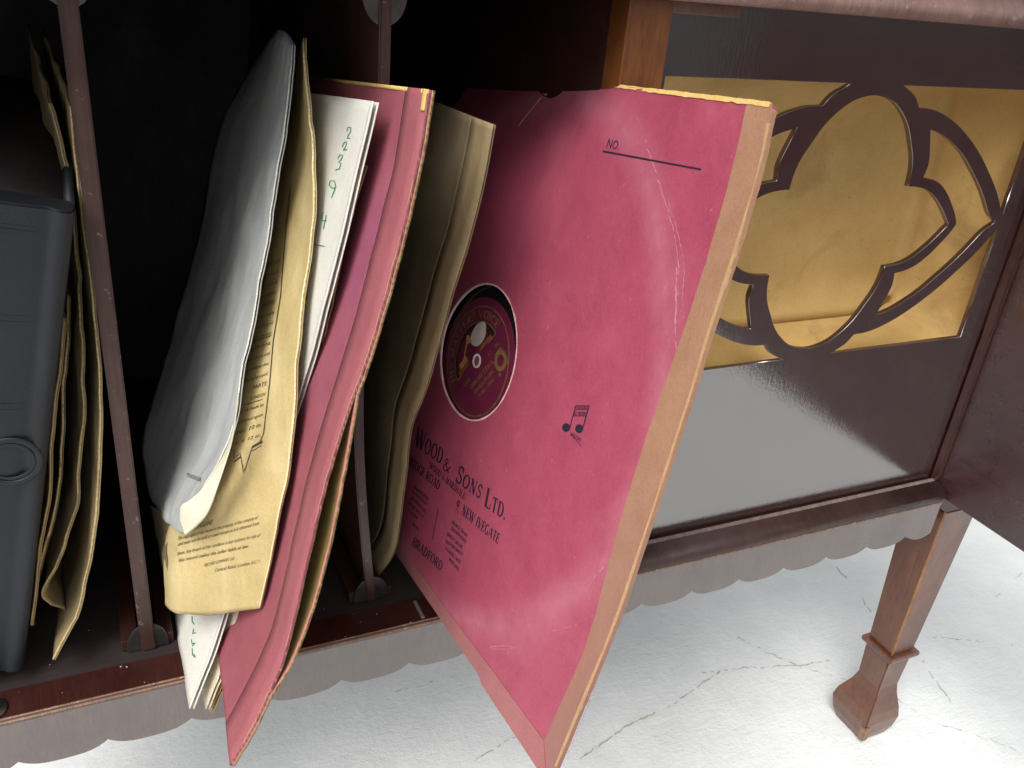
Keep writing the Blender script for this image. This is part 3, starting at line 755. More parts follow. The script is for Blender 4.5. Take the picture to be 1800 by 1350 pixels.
q, w = plain('NO.', .25); lay_text(q, w, (1065, 259), (1087, 264), (3, -17), bv, acc)
lay_line([(1060, 266), (1233, 298)], 3.2, bv, acc)
# pair of beamed notes
for cx, cy in ((995.5, 751.5), (1018.5, 753.5)):
    poly = [drop(bv, cx + 7 * math.cos(a), cy + 7.6 * math.sin(a), .00018) for a in [2 * math.pi * i / 20 for i in range(20)]]
    acc.append(poly)
lay_line([(1002, 752), (1012.5, 713)], 1.6, bv, acc); lay_line([(1025, 752), (1036, 713)], 1.8, bv, acc)
for (a, b, c, d) in (((1012.5, 713), (1036, 713), (1034.5, 720), (1011, 720)), ((1009.5, 724), (1033, 725), (1031.5, 731.5), (1008, 731))):
    lay_line([a, b], .9, bv, acc); lay_line([d, c], .9, bv, acc)
    q, w = roman('EVERYTHING' if a[0] > 1012 else 'IN MUSIC', 1, .02); lay_text(q, w, (d[0] + 1.5, d[1] - 1), (c[0] - 1, c[1] - 1), (.8, -4.8), bv, acc)
lay_line([(1002, 763), (1012, 772), (1022, 784)], .9, bv, acc)
q, w = roman('MUSIC', 1, .04); lay_text(q, w, (1003, 765), (1022, 777), (1, -6), bv, acc)
part('print', acc_mesh(acc, 'print'), M_INK, SL)
def crease(pts, w, sd, gap=.12):
    rr = random.Random(sd); o = []; pts = subdivide_line(pts, 6); pts = [(x + rr.uniform(-.9, .9), y) for x, y in pts]
    for a, b in zip(pts[:-1], pts[1:]):
        if rr.random() < gap: continue
        q = []; stroke_quads([a, b], w * rr.uniform(.35, 1.2), q); q = [drop(bv, x, y, .00012) for x, y in q[0]]
        if None not in q: o.append(q)
    part('crease', acc_mesh(o, 'crease'), M_CREASE, SL)
crease([(1138, 262), (1150, 292), (1163, 335), (1178, 380), (1188, 420), (1194, 470), (1192, 520), (1188, 560), (1187, 600), (1192, 622)], 1.7, 1)
crease([(1176, 360), (1188, 395), (1199, 440), (1204, 480), (1200, 520), (1203, 560), (1211, 590)], 1.1, 2, .25)
crease([(1190, 470), (1189, 520), (1187, 570)], 2.8, 3, .1)
crease([(1082, 965), (1072, 985), (1048, 1010), (1030, 1040)], 1.2, 4, .35)
crease([(861, 1138), (880, 1135), (902, 1136)], 1.6, 5, .1); crease([(866, 1141), (890, 1141), (908, 1138)], 1., 6, .2)
crease([(1110, 1010), (1070, 1065), (1010, 1100), (960, 1112)], 1.0, 7, .6)
crease([(1120, 205), (1132, 232), (1138, 258)], .9, 8, .4)

# the record inside
REC = thing('gramophone_record', 'black shellac record with maroon and gold centre label inside the large crimson sleeve', 'record', big(0, -.19, -.0009))
rc = (-.005, -.014)
def disc_fn(off_extra=0):
    c0 = big(*rc, -.0010)
    du = (big(rc[0] + .01, rc[1]) - big(rc[0] - .01, rc[1])).normalized(); dv = (big(rc[0], rc[1] + .01) - big(rc[0], rc[1] - .01)); dv = (dv - du * dv.dot(du)).normalized(); n = du.cross(dv)
    if n.dot(BN) < 0: n = -n
    return c0, du, dv, n
DC, DU, DV, DN = disc_fn()
def disc_pt(r, a, h): return big(rc[0] + r * math.cos(a) / BS, rc[1] + r * math.sin(a) / BS, h - .0021)
def disc_bm(r0, r1, h0, h1, seg=72):
    k = 12; rr = [r0 + (r1 - r0) * i / k for i in range(k + 1)]
    bm = bmesh.new(); R = [[bm.verts.new(disc_pt(r, 2 * math.pi * i / seg, h)) for i in range(seg)] for r, h in [(r, h0) for r in rr] + [(r, h1) for r in rr[::-1]]]
    for a, b in zip(R, R[1:] + R[:1]):
        for i in range(seg): bm.faces.new((a[i], a[(i + 1) % seg], b[(i + 1) % seg], b[i]))
    bmesh.ops.recalc_face_normals(bm, faces=bm.faces[:]); return bm
M_SHELL = flat('black shellac', (.008, .008, .009), .22, var=.2, scale=20)
part('disc', disc_bm(.0034, .125, -.0009, .0006), M_SHELL, REC, False)
LR = .0358
M_LABEL = flat('maroon label paper', (.12, .012, .038), .4, var=.15, scale=80)
M_GOLDP = flat('dull gold print', (.17, .10, .035), .4, var=.3, scale=300)
part('label', disc_bm(.0036, LR, .0006, .00075), M_LABEL, REC)
TH = math.radians(58)          # the label is turned: its upright runs down to the left
def lab(x, y):                  # label coordinates: x right, y up in the label's own frame, unit = label radius
    a = TH; X = x * math.cos(a) - y * math.sin(a); Y = x * math.sin(a) + y * math.cos(a)
    return X * LR, Y * LR
def lab_pt(x, y, h=.00085):
    X, Y = lab(x, y); return big(rc[0] + X / BS, rc[1] + Y / BS, h - .0021)
def lab_polys(polys, name, mat, h):
    V, F = [], []
    for P in polys:
        k = len(V); V += [tuple(lab_pt(x, y, h)) for x, y in P]; F.append(tuple(range(k, k + len(P))))
    me = bpy.data.meshes.new(name); me.from_pydata(V, [], F); me.update(); return part(name, me, mat, REC)
def arcq(r, w, a0, a1, n=40):
    return [[((r - w / 2) * math.cos(a), (r - w / 2) * math.sin(a)), ((r + w / 2) * math.cos(a), (r + w / 2) * math.sin(a)), ((r + w / 2) * math.cos(b), (r + w / 2) * math.sin(b)), ((r - w / 2) * math.cos(b), (r - w / 2) * math.sin(b))]
            for a, b in [(math.radians(a0 + (a1 - a0) * i / n), math.radians(a0 + (a1 - a0) * (i + 1) / n)) for i in range(n)]]
gold = arcq(.86, .022, 0, 360, 70) + arcq(.62, .02, 6, 174, 40)
gold += [[(-.62, .045), (.62, .045), (.62, .07), (-.62, .07)]]
def arc_text(text, r, a0, a1, h):
    q, w = roman(text, 1, .08); out = []
    for poly in q:
        P = []
        for x, y in poly:
            a = math.radians(a0 + (a1 - a0) * x / w); rr = r + y * h; P.append((rr * math.cos(a), rr * math.sin(a)))
        out.append(P)
    return out
gold += arc_text('HIS MASTERS VOICE', .67, 172, 8, .13)
def lab_text(text, x0, x1, y, h):
    q, w = roman(text, 1, .06); return [[(x0 + (x1 - x0) * a / w, y + h * b) for a, b in p] for p in q]
gold += lab_text('SPEED 78', -.5, -.25, -.15, .055) + lab_text('C 2291', .3, .62, -.15, .07) + lab_text('ORCHESTRA', -.36, .36, -.30, .075) + lab_text('OVERTURE', -.30, .30, -.43, .065) + lab_text('PART ONE', -.24, .24, -.54, .055)
gold += arcq(.14, .09, 0, 360, 24)[:0]
# tax stamp: ring in a lozenge
st = []
for P in arcq(.125, .07, 0, 360, 24): st.append([(x + .52, y * 1.05 - .38) for x, y in P])
gold += st + [[(.40, -.22), (.66, -.25), (.60, -.20)], [(.36, -.50), (.44, -.56), (.40, -.60)], [(.62, -.52), (.70, -.42), (.66, -.56)]]
lab_polys(gold, 'gold_print', M_GOLDP, .00082)
# dark picture field with a plain stand-in: a horn on a box and a pale rounded shape
pic = [[(.60 * math.cos(a), max(.075, .60 * math.sin(a))) for a in [math.pi * i / 30 for i in range(31)]]]
lab_polys(pic, 'picture_field', flat('label picture ground', (.02, .011, .010), .45, var=.3, scale=100), .00080)
lab_polys([[(-.52, .075), (.52, .075), (.50, .14), (-.50, .14)]], 'picture_floor', flat('picture floor', (.20, .07, .02), .5), .00083)
horn = [[(-.44, .15), (-.20, .15), (-.20, .25), (-.44, .25)], [(-.30, .25), (-.25, .25), (-.08, .40), (-.12, .42)], [(-.12, .42), (-.08, .40), (.04, .34), (.02, .50), (-.04, .54)]]
lab_polys(horn, 'horn_shape', flat('picture gold', (.42, .19, .06), .5, var=.3, scale=200), .00086)
blob = [(.24 + .23 * math.cos(a) * (1 + .06 * math.sin(3 * a)), .34 + .17 * math.sin(a)) for a in [2 * math.pi * i / 28 for i in range(28)]]
lab_polys([blob], 'pale_shape', flat('picture white', (.48, .42, .37), .5, var=.12, scale=200), .00086)
part('spindle_hole', disc_bm(.0029, .0040, .0005, .0011, 40), flat('worn rim', (.55, .53, .50), .4, var=.2), REC)

# back card's lower edge, its shade painted as a maroon strip
ms = lambda u, v, off=0: big(u, v, -.0046 + off)
mo = jitter_line((-.30, -.30), (-.30, -.5045), 6, .001, 1) + jitter_line((-.30, -.5045), (.250, -.5055), 40, .002, 2) + [(.260, -.5035), (.2660, -.498)] + jitter_line((.2685, -.494), (.262, -.30), 10, .002, 4) + jitter_line((.262, -.30), (-.30, -.30), 10, .001, 5)
MB = thing('shaded_back_edge', 'narrow shaded back card edge, coloured as shade, below the large crimson sleeve', 'card', ms(-.3, -.53))
part('card', cdt_sheet(mo, [], ms, 0, .0016, .03), M_BACK_SHADE, MB)

# ------------------------------------------------------------------ other sleeves
def P_(px, py, y): return at(px, py, y)
def ruled(outer, back_top, back_bot, ncol=4, bulge=0., nrm=Vector((-1, 0, .1)), **k):
    """outer edge points (world) to a back line inside the cabinet"""
    rows = []; n = len(outer)
    for j, p in enumerate(outer):
        t = j / (n - 1); b = back_top.lerp(back_bot, t)
        row = []
        for c in range(ncol + 1):
            f = c / ncol; q = p.lerp(b, f) + nrm * (bulge * math.sin(math.pi * f) * math.sin(math.pi * min(1, t * .9 + .05)))
            row.append(q)
        rows.append(row)
    return Patch(rows, **k)
def sleeve(name, label, cat, patch, mat, group=None, thick=.0006, gap=.003, nu=40, nv=70, back_mat=None, names=('front_sheet', 'back_sheet'), side=-1, double=True, back_shift=0, gapfn=None, fcut=(0, 1), ustart=0.):
    T = thing(name, label, cat, patch.rows[-1][-1], group)
    f = part(names[0], sheet_mesh(patch.pos, nu, nv, thick, u0=ustart, v0=fcut[0], v1=fcut[1], upow=1.6 if not ustart else 1.2), mat, T, True)
    if double:
        def pb(u, v):
            p, n = patch.pos(min(1, u + back_shift * (1 - u)), v); g = gapfn(u, v) if gapfn else gap
            return p + n * side * g * (1 - .85 * u), n
        part(names[1], sheet_mesh(pb, nu, nv, thick), back_mat or mat, T, True)
    return T, f
GS = 'brown paper sleeves beside the black album'

# pink sleeve
op = [P_(757, 158, -.050), P_(755, 195, -.051), P_(744, 260, -.053), P_(722, 360, -.056), P_(690, 480, -.060), P_(640, 640, -.066), P_(600, 760, -.070), P_(560, 900, -.074), P_(532, 1030, -.077), P_(505, 1150, -.080), P_(460, 1250, -.083), P_(405, 1346, -.085)]
# even spacing along the edge keeps the rows parallel
def respace(P, n):
    L = [0]
    for a, b in zip(P[:-1], P[1:]): L.append(L[-1] + (b - a).length)
    out = []
    for i in range(n):
        s = L[-1] * i / (n - 1); k = max(j for j in range(len(L)) if L[j] <= s + 1e-12); k = min(k, len(P) - 2)
        f = (s - L[k]) / (L[k + 1] - L[k]); out.append(P[k].lerp(P[k + 1], f))
    return out
pk = ruled(respace(op, 12), P_(480, 127, .245), Vector((-.104, .22, .0045)), bulge=.0, noise_amp=.0009, noise_scale=16, seed=2, edge_amp=.0006)
pgap = lambda u, v: .0014 + .0070 * max(0, math.sin(math.pi * min(1, max(0, (v - .40) / .47)))) ** .8
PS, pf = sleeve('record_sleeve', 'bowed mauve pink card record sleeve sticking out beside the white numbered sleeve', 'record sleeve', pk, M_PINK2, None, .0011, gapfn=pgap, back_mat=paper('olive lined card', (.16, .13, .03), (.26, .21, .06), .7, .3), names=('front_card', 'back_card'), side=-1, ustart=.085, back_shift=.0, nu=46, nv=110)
# fluffy outer edges of both cards and a yellow top corner
def edge_strip(pfn, u0, u1, v0, v1, off, th, mat, parent, name, nv=110, label=None):
    return part(name, sheet_mesh(pfn, 3, nv, th, u0, u1, v0, v1, off, upow=1), mat, parent, True, label=label)
M_FLUFF = paper('salmon fluffy edge', (.31, .12, .10), (.42, .185, .145), .9, .9, scale=220)
SGN = 1
def pk_neg(u, v):
    p, n = pk.pos(u, v); return p - n * .0006, n
def pk_back(u, v):
    p, n = pk.pos(u, v); return p - n * pgap(u, v) * (1 - .85 * u), n
edge_strip(pk.pos, 0, .006, .0, 1, 0, .0013, M_FLUFF, PS, 'card_edge')
edge_strip(pk_back, -0.0, .007, .0, 1, .0002, .0013, M_FLUFF, PS, 'card_edge')
edge_strip(pk.pos, .0, .089, .0, 1, .0001, .0011, paper('rose hem', (.21, .055, .068), (.295, .085, .100), .7, .5), PS, 'hem', label='folded hem along the outer edge')
edge_strip(pk.pos, .0, .60, .0, .005, 0, .0019, M_CARDCORE, PS, 'frayed_edge', nv=2)
edge_strip(pk.pos, .003, .016, .0, .026, .0010, .0005, M_CARDCORE, PS, 'frayed_edge', nv=12)

# white sleeve with green numbers
ow = respace([P_(656, 178, -.016), P_(640, 245, -.015), P_(607, 400, -.018), P_(572, 533, -.018), P_(543, 645, -.014), P_(497, 780, -.002), P_(440, 935, .004), P_(392, 1085, -.006), P_(372, 1150, -.012), P_(345, 1215, -.018), P_(334, 1246, -.021)], 12)
wp = ruled(ow, P_(440, 150, .24), Vector((-.140, .20, .004)), bulge=.002, noise_amp=.0006, noise_scale=18, seed=5)
WS, wf = sleeve('record_sleeve', 'white paper record sleeve with green handwritten numbers down its edge', 'record sleeve', wp, M_WHITE, None, .0005, .0022)
edge_strip(wp.pos, 0, .010, 0, 1, 0, .0007, M_WHITE, WS, 'folded_edge')
wb = bvh_of([wf]); acc = []
GR = [[(610, 231), (612, 224), (617, 224), (617, 231), (612, 239), (611, 243), (616, 243)], [(602, 259), (605, 251), (610, 249), (609, 256), (604, 264), (611, 263)],
      [(594, 279), (598, 272), (603, 273), (600, 281), (596, 285), (600, 288), (597, 297), (590, 299)],
      [(591, 330), (584, 331), (579, 325), (581, 318), (588, 318), (591, 328), (583, 348)],
      [(569, 372), (566, 381), (567, 388), (575, 388)], [(574, 378), (569, 403)], [(553, 430), (571, 433)], [(549, 463), (547, 474)],
      [(541, 520), (536, 530), (538, 540), (533, 546)], [(532, 552), (530, 562), (535, 570), (532, 580)],
      [(338, 1083), (338, 1092), (342, 1098)], [(341, 1105), (339, 1114), (345, 1112)], [(337, 1124), (338, 1132), (344, 1130), (338, 1136)], [(338, 1140), (339, 1152), (344, 1156), (341, 1150)]]
for g in GR:
    acc = []; lay_line(g, 1.7, wb, acc, step=3); part('handwritten_mark', acc_mesh(acc, 'handwriting'), M_GREEN, WS)

# beige and ochre sleeves between the white and the pink one
ob = respace([P_(636, 270, -.010), P_(606, 400, -.008), P_(582, 490, -.006), P_(554, 590, -.004), P_(529, 690, .0), P_(493, 820, .006), P_(450, 965, .002), P_(418, 1080, -.008), P_(397, 1150, -.014), P_(385, 1200, -.018), P_(363, 1247, -.020)], 12)
bp = ruled(ob, P_(450, 195, .24), Vector((-.134, .20, .004)), noise_amp=.0010, noise_scale=22, seed=9, edge_amp=.001)
sleeve('record_sleeve', 'beige paper record sleeve, lower corner showing just right of the white one', 'record sleeve', bp, M_BEIGE, None, .0005, .0018)
oc = respace([P_(640, 290, -.004), P_(628, 335, -.004), P_(612, 392, -.006), P_(597, 455, -.008), P_(573, 545, -.010), P_(549, 660, -.008), P_(522, 790, -.002), P_(478, 950, .0), P_(432, 1082, -.006), P_(408, 1160, -.012), P_(390, 1215, -.016), P_(372, 1252, -.018)], 12)
cp = ruled(oc, P_(462, 185, .24), Vector((-.130, .20, .006)), noise_amp=.0013, noise_scale=26, seed=12, edge_amp=.0016)
sleeve('record_sleeve', 'ochre brown crumpled paper sleeve squeezed against the mauve pink card sleeve', 'record sleeve', cp, M_OCHRE, None, .0005, .0016)

# printed buff sleeve
rp = [
 [P_(536, 66, .030), P_(530, 82, .060), P_(508, 135, .16), P_(492, 160, .25)],
 [P_(540, 180, .012), P_(520, 200, .06), P_(482, 210, .15), P_(452, 220, .24)],
 [P_(553, 285, -.004), P_(508, 310, .050), P_(452, 305, .14), P_(412, 300, .24)],
 [P_(549, 400, -.010), P_(488, 425, .035), P_(430, 425, .12), P_(392, 420, .23)],
 [P_(536, 520, -.018), P_(463, 548, .022), P_(408, 545, .11), P_(368, 540, .22)],
 [P_(523, 640, -.024), P_(437, 668, .012), P_(378, 655, .09), P_(330, 650, .20)],
 [P_(519, 735, -.030), P_(408, 768, .004), P_(348, 760, .07), P_(300, 760, .17)],
 [P_(506, 830, -.034), P_(380, 855, -.002), P_(322, 868, .03), P_(285, 850, .10)],
 [P_(490, 905, -.036), P_(365, 920, -.006), P_(306, 945, .020), P_(288, 905, .06)],
 [P_(474, 990, -.036), P_(362, 1000, -.010), P_(297, 1010, .008), P_(290, 980, .045)],
 [P_(457, 1069, -.035), P_(365, 1081, -.012), P_(300, 1074, .002), P_(294, 1040, .030)]]
def deepen(rows, amt):
    """push the upper rows back into the compartment along their lines of sight"""
    n = len(rows) - 1
    for j, r in enumerate(rows):
        k = amt * max(0, 1 - j / n * 1.35)
        for i, p in enumerate(r):
            d = p - CAM; t = (p.y + k - CAM.y) / (p.y - CAM.y); r[i] = CAM + d * t
deepen(rp, .030)
pp = Patch(rp, noise_amp=.0008, noise_scale=20, seed=21, crumple=.0020)
PR, prf = sleeve('record_sleeve', 'buff paper record sleeve printed with small notices, crumpled in front of the white one', 'record sleeve', pp, M_PRINTK, None, .0004, .0010, nu=56, nv=90, side=-1)
edge_strip(pp.pos, 0, .006, .02, 1, 0, .0009, paper('bright fold', (.56, .46, .25), (.66, .56, .33), .6, .3), PR, 'folded_edge')
pb = bvh_of([prf]); acc = []
def pl(text, bl, br, h, it=0.0):
    q, w = plain(text, it); lay_text(q, w, bl, br, (2.0, -h), pb, acc, .0003)
pl('GRAMOPHONES', (330, 962), (334, 962), 1) if False else None
pl('LONDON, ENGLAND', (318, 938), (374, 921), 9, .3)
pl('The copyright of this record is the property of the company of', (312, 950), (453, 912), 7)
pl('and must not be sold or used except as it is obtained from', (313, 960), (455, 922), 7)
pl('them. Any breach of this condition in any contract for sale of', (312, 976), (457, 943), 7)
pl('this record makes the seller liable at law.', (314, 988), (437, 962), 7)
pl('RECORD COMPANY, Ltd.', (359, 996), (412, 983), 6)
pl('Central Road, London, E.C.1', (377, 1005), (455, 989), 6.5)
# the ruled notice panel
lay_line([(511, 330), (500, 440), (494, 520), (481, 600), (475, 670), (464, 762)], 1.6, pb, acc, .0003)
lay_line([(464, 762), (458, 776)], 1.4, pb, acc, .0003); lay_line([(462, 776), (444, 786)], 4, pb, acc, .0003)
lay_line([(444, 786), (429, 832), (423, 797), (411, 806), (413, 790)], 1.3, pb, acc, .0003)
lay_line([(461, 783), (443, 793)], 1.2, pb, acc, .0003); lay_line([(424, 803), (412, 812)], 2.2, pb, acc, .0003)
WORDS = ['NOTICE', 'the price of', 'this record in the', 'United Kingdom', 'IMPORTANT', 'use a new needle', 'for each playing and', 'keep in a dry place', 'away from the heat', 'Records are sold', 'on condition that', 'they are not copied', 'PARTS', 'LONDON', 'to be made by', 'authorised agents', 'No. 10 in.', 's. d. 12 in.']
yy = 455
k = 0
for wd in WORDS:
    t = k / (len(WORDS) - 1); yb = 462 + 305 * t
    xr = 492 - 34 * t - 0; xl = xr - (34 + 10 * t) * (1 if len(wd) > 9 else .6)
    pl(wd, (xl, yb + (xr - xl) * .34), (xr, yb), 6.5 if k % 4 else 8); k += 1
lay_line([(430, 712), (462, 702)], 1, pb, acc, .0003); lay_line([(441, 603), (478, 590)], 1.2, pb, acc, .0003)
part('print', acc_mesh(acc, 'print'), M_INKB, PR)
# curled flap at its left
fl = Patch([[P_(308, 905, .030), P_(285, 900, .045), P_(262, 888, .06)], [P_(306, 935, .028), P_(290, 945, .040), P_(272, 930, .055)], [P_(292, 965, .022), P_(286, 970, .035), P_(280, 965, .05)], [P_(296, 1000, .010), P_(289, 1000, .028), P_(284, 990, .045)], [P_(300, 1070, .004), P_(296, 1050, .02), P_(290, 1020, .04)]], noise_amp=.0006, noise_scale=40)
part('flap', sheet_mesh(fl.pos, 14, 30, .0005), M_KRAFTD, PR, True)

# cool white sleeve, bulging over a record
rg = [
 [P_(516, 80, .030), P_(500, 55, .060), P_(486, 56, .11), P_(478, 66, .17)],
 [P_(500, 230, .022), P_(468, 222, .065), P_(430, 215, .13), P_(390, 212, .20)],
 [P_(479, 355, .014), P_(442, 350, .060), P_(402, 345, .13), P_(362, 340, .20)],
 [P_(458, 490, .004), P_(418, 490, .052), P_(374, 485, .12), P_(330, 480, .19)],
 [P_(430, 640, -.006), P_(388, 640, .040), P_(338, 635, .10), P_(290, 630, .16)],
 [P_(403, 772, -.012), P_(360, 775, .028), P_(308, 768, .08), P_(253, 756, .125)],
 [P_(362, 850, -.013), P_(330, 857, .016), P_(296, 855, .055), P_(257, 845, .09)],
 [P_(332, 892, -.012), P_(316, 898, .006), P_(298, 900, .030), P_(276, 893, .06)],
 [P_(320, 937, -.010), P_(313, 934, -.002), P_(306, 929, .010), P_(297, 921, .03)]]
deepen(rg, .030)
gp = Patch(rg, noise_amp=.0003, noise_scale=19, seed=31, crumple=.0022)
GW, gf = sleeve('record_sleeve', 'cool white paper sleeve bulging round its record, foremost beside the left divider', 'record sleeve', gp, M_GREY, None, .0004, .0012, nu=50, nv=90, side=-1)
ffl = Patch([[P_(419, 690, -.020), P_(417, 695, -.018)], [P_(407, 775, -.024), P_(402, 780, -.018)], [P_(385, 850, -.026), P_(362, 850, -.0195)], [P_(366, 900, -.024), P_(335, 878, -.0170)], [P_(346, 925, -.020), P_(318, 890, -.0155)], [P_(325, 941, -.015), P_(316, 915, -.0125)]], noise_amp=.0004, noise_scale=30)
part('flap', sheet_mesh(ffl.pos, 10, 40, .0005, upow=1), M_CREAM, GW, True, label='cream inside of the folded corner')
edge_strip(gp.pos, 0, .010, .03, .86, .0001, .0006, M_WHITE, GW, 'folded_edge')
gb = bvh_of([gf]); acc = []
q, w = plain('MICROGROOVE', 0); lay_text(q, w, (329, 838), (354, 848), (1, -8), gb, acc, .0003)
part('print', acc_mesh(acc, 'print'), M_INK, GW)

# brown sleeve behind the pink card, nearer the divider on the right
ok_ = respace([P_(866, 219, -.030), P_(860, 262, -.028), P_(845, 330, -.026), P_(828, 405, -.022), P_(802, 490, -.018), P_(775, 590, -.012), P_(748, 680, -.006), P_(722, 748, .0), P_(711, 830, .010), P_(702, 920, .022), P_(688, 985, .033), P_(664, 1012, .042)], 12)
kp = ruled(ok_, P_(655, 135, .25), Vector((-.020, .27, .003)), bulge=.004, noise_amp=.0004, noise_scale=12, seed=41, crumple=.0009)
KS, kf = sleeve('record_sleeve', 'plain brown paper sleeve darkened for shade, between the bowed divider and the large crimson sleeve', 'record sleeve', kp, M_KRAFTD, None, .0005, .0010, side=-1, ustart=.105)  # paper colour darkened to carry the shade the sleeve stands in
edge_strip(kp.pos, .0, .105, .0, 1, .0, .0005, M_KRAFT, KS, 'hem', label='lighter folded hem down the outer edge')


# ------------------------------------------------------------------ left compartment: sleeves and album
def left_sleeve(label, pts, bt, bb, mat, seed, gap_=.002, wav=.0012):
    pch = ruled(respace([P_(*p) for p in pts], 12), Vector(bt), Vector(bb), noise_amp=wav * .7, noise_scale=24, seed=seed, crumple=wav)
    T, f = sleeve('record_sleeve', label, 'record sleeve', pch, mat, GS, .0005, .0009, nu=30, nv=70)
    edge_strip(pch.pos, 0, .008, 0, 1, 0, .0009, M_PRINTK, T, 'folded_edge')
    return T
left_sleeve('brown paper sleeve nearest the left divider, its lower corner curling forward', [(125, 188, .045), (136, 300, .042), (150, 410, .038), (164, 520, .032), (174, 640, .030), (177, 740, .028), (172, 860, .027), (166, 940, .026), (150, 1020, .028), (133, 1096, .026), (95, 1160, .020)], (-.172, .26, .30), (-.186, .25, .02), M_KRAFT, 51, .0016)
left_sleeve('brown paper sleeve with a torn wavy edge, second from the left divider', [(92, 182, .075), (112, 255, .070), (131, 345, .062), (138, 470, .055), (143, 600, .045), (145, 720, .040), (139, 850, .036), (126, 930, .036), (100, 990, .034), (77, 1045, .034), (108, 1076, .045)], (-.181, .27, .30), (-.196, .25, .02), M_KRAFT, 52, .0022, .0022)
left_sleeve('thin brown sleeve, third from the left divider, ending highest at the bottom', [(122, 520, .060), (116, 640, .050), (110, 740, .045), (104, 850, .040), (90, 920, .038), (75, 985, .038), (68, 1022, .040)], (-.190, .27, .22), (-.205, .25, .03), M_KRAFTD, 53, .0014)
left_sleeve('narrow buff edged sleeve pressed against the side of the black album', [(112, 560, .052), (104, 660, .045), (95, 750, .040), (84, 860, .036), (70, 960, .034), (60, 1060, .032), (54, 1100, .032)], (-.196, .27, .20), (-.212, .25, .02), M_OCHRE, 54, .0014)

# album
A0 = at(42, 1180, .024); A1 = at(133, 372, .006)
AV = (A1 - A0); AH = AV.length; AV.normalize()
AU = Vector((-1, 0, 0)); AU = (AU - AV * AU.dot(AV)).normalized(); AW = AV.cross(AU); AW = AW if AW.y > 0 else -AW
AW.normalize()
ALB = thing('record_album', 'black cloth record album with banded spine and ring, standing at the left edge', 'album', A0)
def alb(u, v, w): return A0 + AU * u + AV * v + AW * w
def alb_prism(prof, v0, v1, name, mat, parent=ALB, nv=1, smooth=True, round_=0.):
    """profile of (u,w) points extruded along the height"""
    bm = bmesh.new(); R = []
    for k in range(nv + 1):
        v = v0 + (v1 - v0) * k / nv
        R.append([bm.verts.new(alb(u, v, w)) for u, w in prof])
    n = len(prof)
    for a, b in zip(R[:-1], R[1:]):
        for i in range(n): bm.faces.new((a[i], a[(i + 1) % n], b[(i + 1) % n], b[i]))
    bm.faces.new(R[0]); bm.faces.new(R[-1]); bmesh.ops.recalc_face_normals(bm, faces=bm.faces[:])
    for e in bm.edges:
        if e.calc_face_angle(0) > .7: e.smooth = False
    return part(name, bm, mat, parent, smooth)
TH_ = .062
half = [(0, .010), (0, .0035), (.0006, .0012), (.0020, -.0004), (.0042, -.0012), (.0062, -.0009), (.0078, .0003), (.0092, .0008), (.0108, .0004), (.0135, -.0001), (.020, -.0010), (.0305, -.0015)]
prof = half + [(TH_ - a, b) for a, b in half[::-1][1:]] + [(TH_, .010), (TH_ - .003, .012), (.003, .012)]
alb_prism(prof, 0.0012, AH - .0012, 'spine', M_LEATHER)
alb_prism([(a + (.0008 if a < .03 else -.0008), b + .0009) for a, b in prof], .0002, AH - .0002, 'spine_end', M_LEATHER)
for u_ in (.0, TH_ - .003): alb_prism([(u_, .0121), (u_ + .003, .0121), (u_ + .003, .262), (u_, .262)], .001, AH - .001, 'cover', M_LEATHER)
alb_prism([(.0031, .0125), (TH_ - .0031, .0125), (TH_ - .0031, .255), (.0031, .255)], .006, AH - .012, 'pages', M_INT)
def band(v, h, nm='raised_band'):
    pr = [(.0128, -.0001), (.020, -.0012), (.0305, -.0018), (.042, -.0012), (TH_ - .0128, -.0001), (TH_ - .0128, .003), (.0128, .003)]
    return alb_prism(pr, v - h, v + h, nm, M_LEATHER)
def v_at(px, py):
    r = ray(px, py); n = AW; t = (A0 - CAM).dot(n) / r.dot(n); p = CAM + r * t - A0
    return p.dot(AU), p.dot(AV)
for py in (396, 404, 555, 566, 711, 721):
    band(v_at(20, py)[1], .0007)
ru, rv = v_at(19, 810)
def torus(R_, r_, u0, v0, w0, nm, mat, squash=.7):
    bm = bmesh.new(); A = []
    for i in range(48):
        a = 2 * math.pi * i / 48; row = []
        for j in range(10):
            b = 2 * math.pi * j / 10; rr = R_ + r_ * math.cos(b)
            row.append(bm.verts.new(alb(u0 + rr * math.cos(a), v0 + rr * math.sin(a), w0 + squash * r_ * math.sin(b))))
        A.append(row)
    for i in range(48):
        for j in range(10): bm.faces.new((A[i][j], A[(i + 1) % 48][j], A[(i + 1) % 48][(j + 1) % 10], A[i][(j + 1) % 10]))
    bmesh.ops.recalc_face_normals(bm, faces=bm.faces[:]); return part(nm, bm, mat, ALB, True)
torus(.0118, .0015, ru, rv, -.0010, 'ring', M_LEATHER, .45)
torus(.0092, .0009, ru, rv, -.0010, 'ring', M_LEATHER, .35)

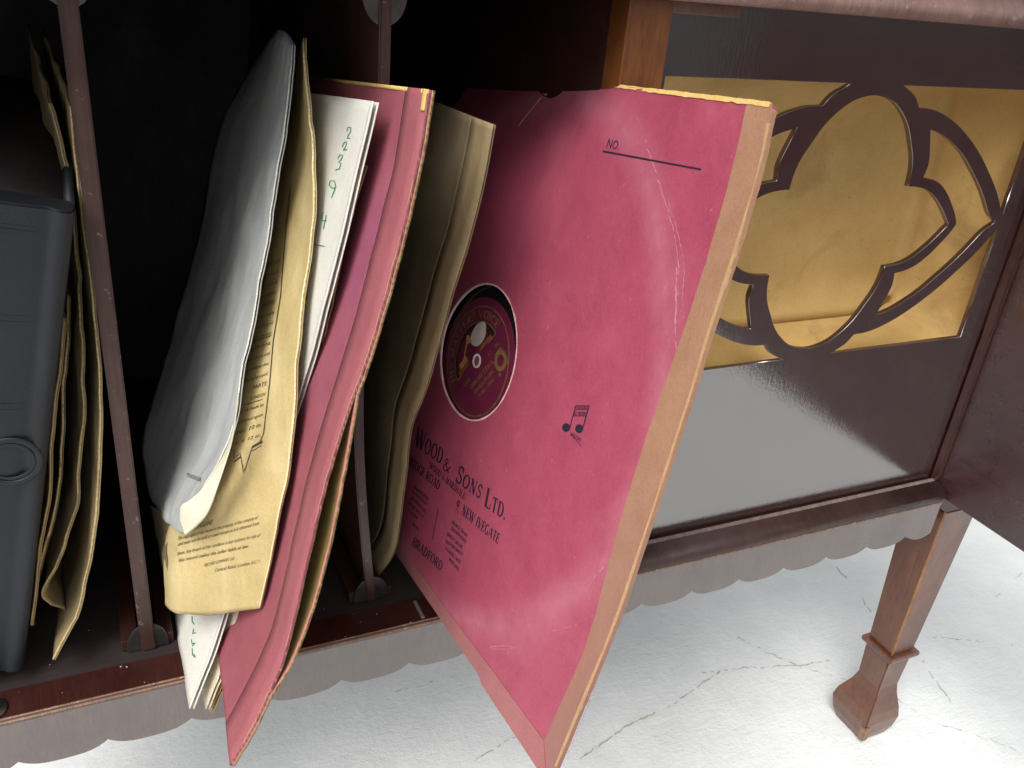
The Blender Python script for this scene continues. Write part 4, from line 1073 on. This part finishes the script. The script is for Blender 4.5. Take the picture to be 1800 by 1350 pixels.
def fuzz(fn, us, vs, n, length, mat, parent, seed, outward):
    """short paper fibres standing off a worn card edge"""
    rr = random.Random(seed); V, F = [], []
    for i in range(n):
        t = rr.random(); p = fn(t); d = (outward(t) + Vector((rr.uniform(-.7, .7), rr.uniform(-.7, .7), rr.uniform(-.9, .9)))).normalized()
        L = length * rr.uniform(.25, 1) ** 1.5; e = d.cross(Vector((rr.uniform(-1, 1), 1, rr.uniform(-1, 1)))).normalized() * .00006
        m_ = p + d * L * .5 + Vector((rr.uniform(-1, 1), rr.uniform(-1, 1), rr.uniform(-1, 1))) * L * .15
        k = len(V); V += [p + e, p - e, m_ - e * .7, m_ + e * .7, p + d * L]; F += [(k, k + 1, k + 2, k + 3), (k + 3, k + 2, k + 4)]
    me = bpy.data.meshes.new('fibres'); me.from_pydata([tuple(v) for v in V], [], F); me.update()
    part('fibres', me, mat, parent, kind='stuff')
fuzz(lambda t: big(.502 + .002 * math.sin(t * 9), -.49 + .98 * t, .0006), 0, 0, 900, .0016, M_FLUFF, SL, 1, lambda t: BU)
fuzz(lambda t: pk.pos(.001, t)[0], 0, 0, 900, .0016, M_FLUFF, PS, 2, lambda t: Vector((0, -1, 0)))
fuzz(lambda t: pk_back(.001, t)[0], 0, 0, 500, .0013, M_FLUFF, PS, 3, lambda t: Vector((.3, -1, 0)))
fuzz(lambda t: big(-.05 + .54 * t, .5010, .0006), 0, 0, 300, .0010, M_CARDCORE, SL, 4, lambda t: BV)
# ------------------------------------------------------------------ dust specks and lint lying about in the cabinet
acc = []; rnd = random.Random(11)
def speck(p, r, n=Vector((0, -1, .3))):
    a = Vector((rnd.uniform(-1, 1), rnd.uniform(-1, 1), rnd.uniform(-1, 1))).normalized(); b = n.cross(a).normalized(); c = b.cross(n).normalized()
    acc.append([p + b * r * rnd.uniform(.6, 1.4), p + c * r * .5, p - b * r * rnd.uniform(.6, 1.3), p - c * r * .6])
for _ in range(60): speck(Vector((rnd.uniform(-.25, .07), rnd.uniform(.025, .2), .0004)), rnd.uniform(.0002, .0006), Vector((0, 0, 1)))
for _ in range(26): speck(Vector((rnd.uniform(-.25, .07), rnd.uniform(.001, .02), .0005)), rnd.uniform(.0002, .0007), Vector((0, 0, 1)))
o = link('dust', acc_mesh(acc, 'dust'), flat('pale dust', (.6, .58, .55), .9)); o['kind'] = 'stuff'; o['label'] = 'pale dust specks on the compartment floor'; o['category'] = 'dust'
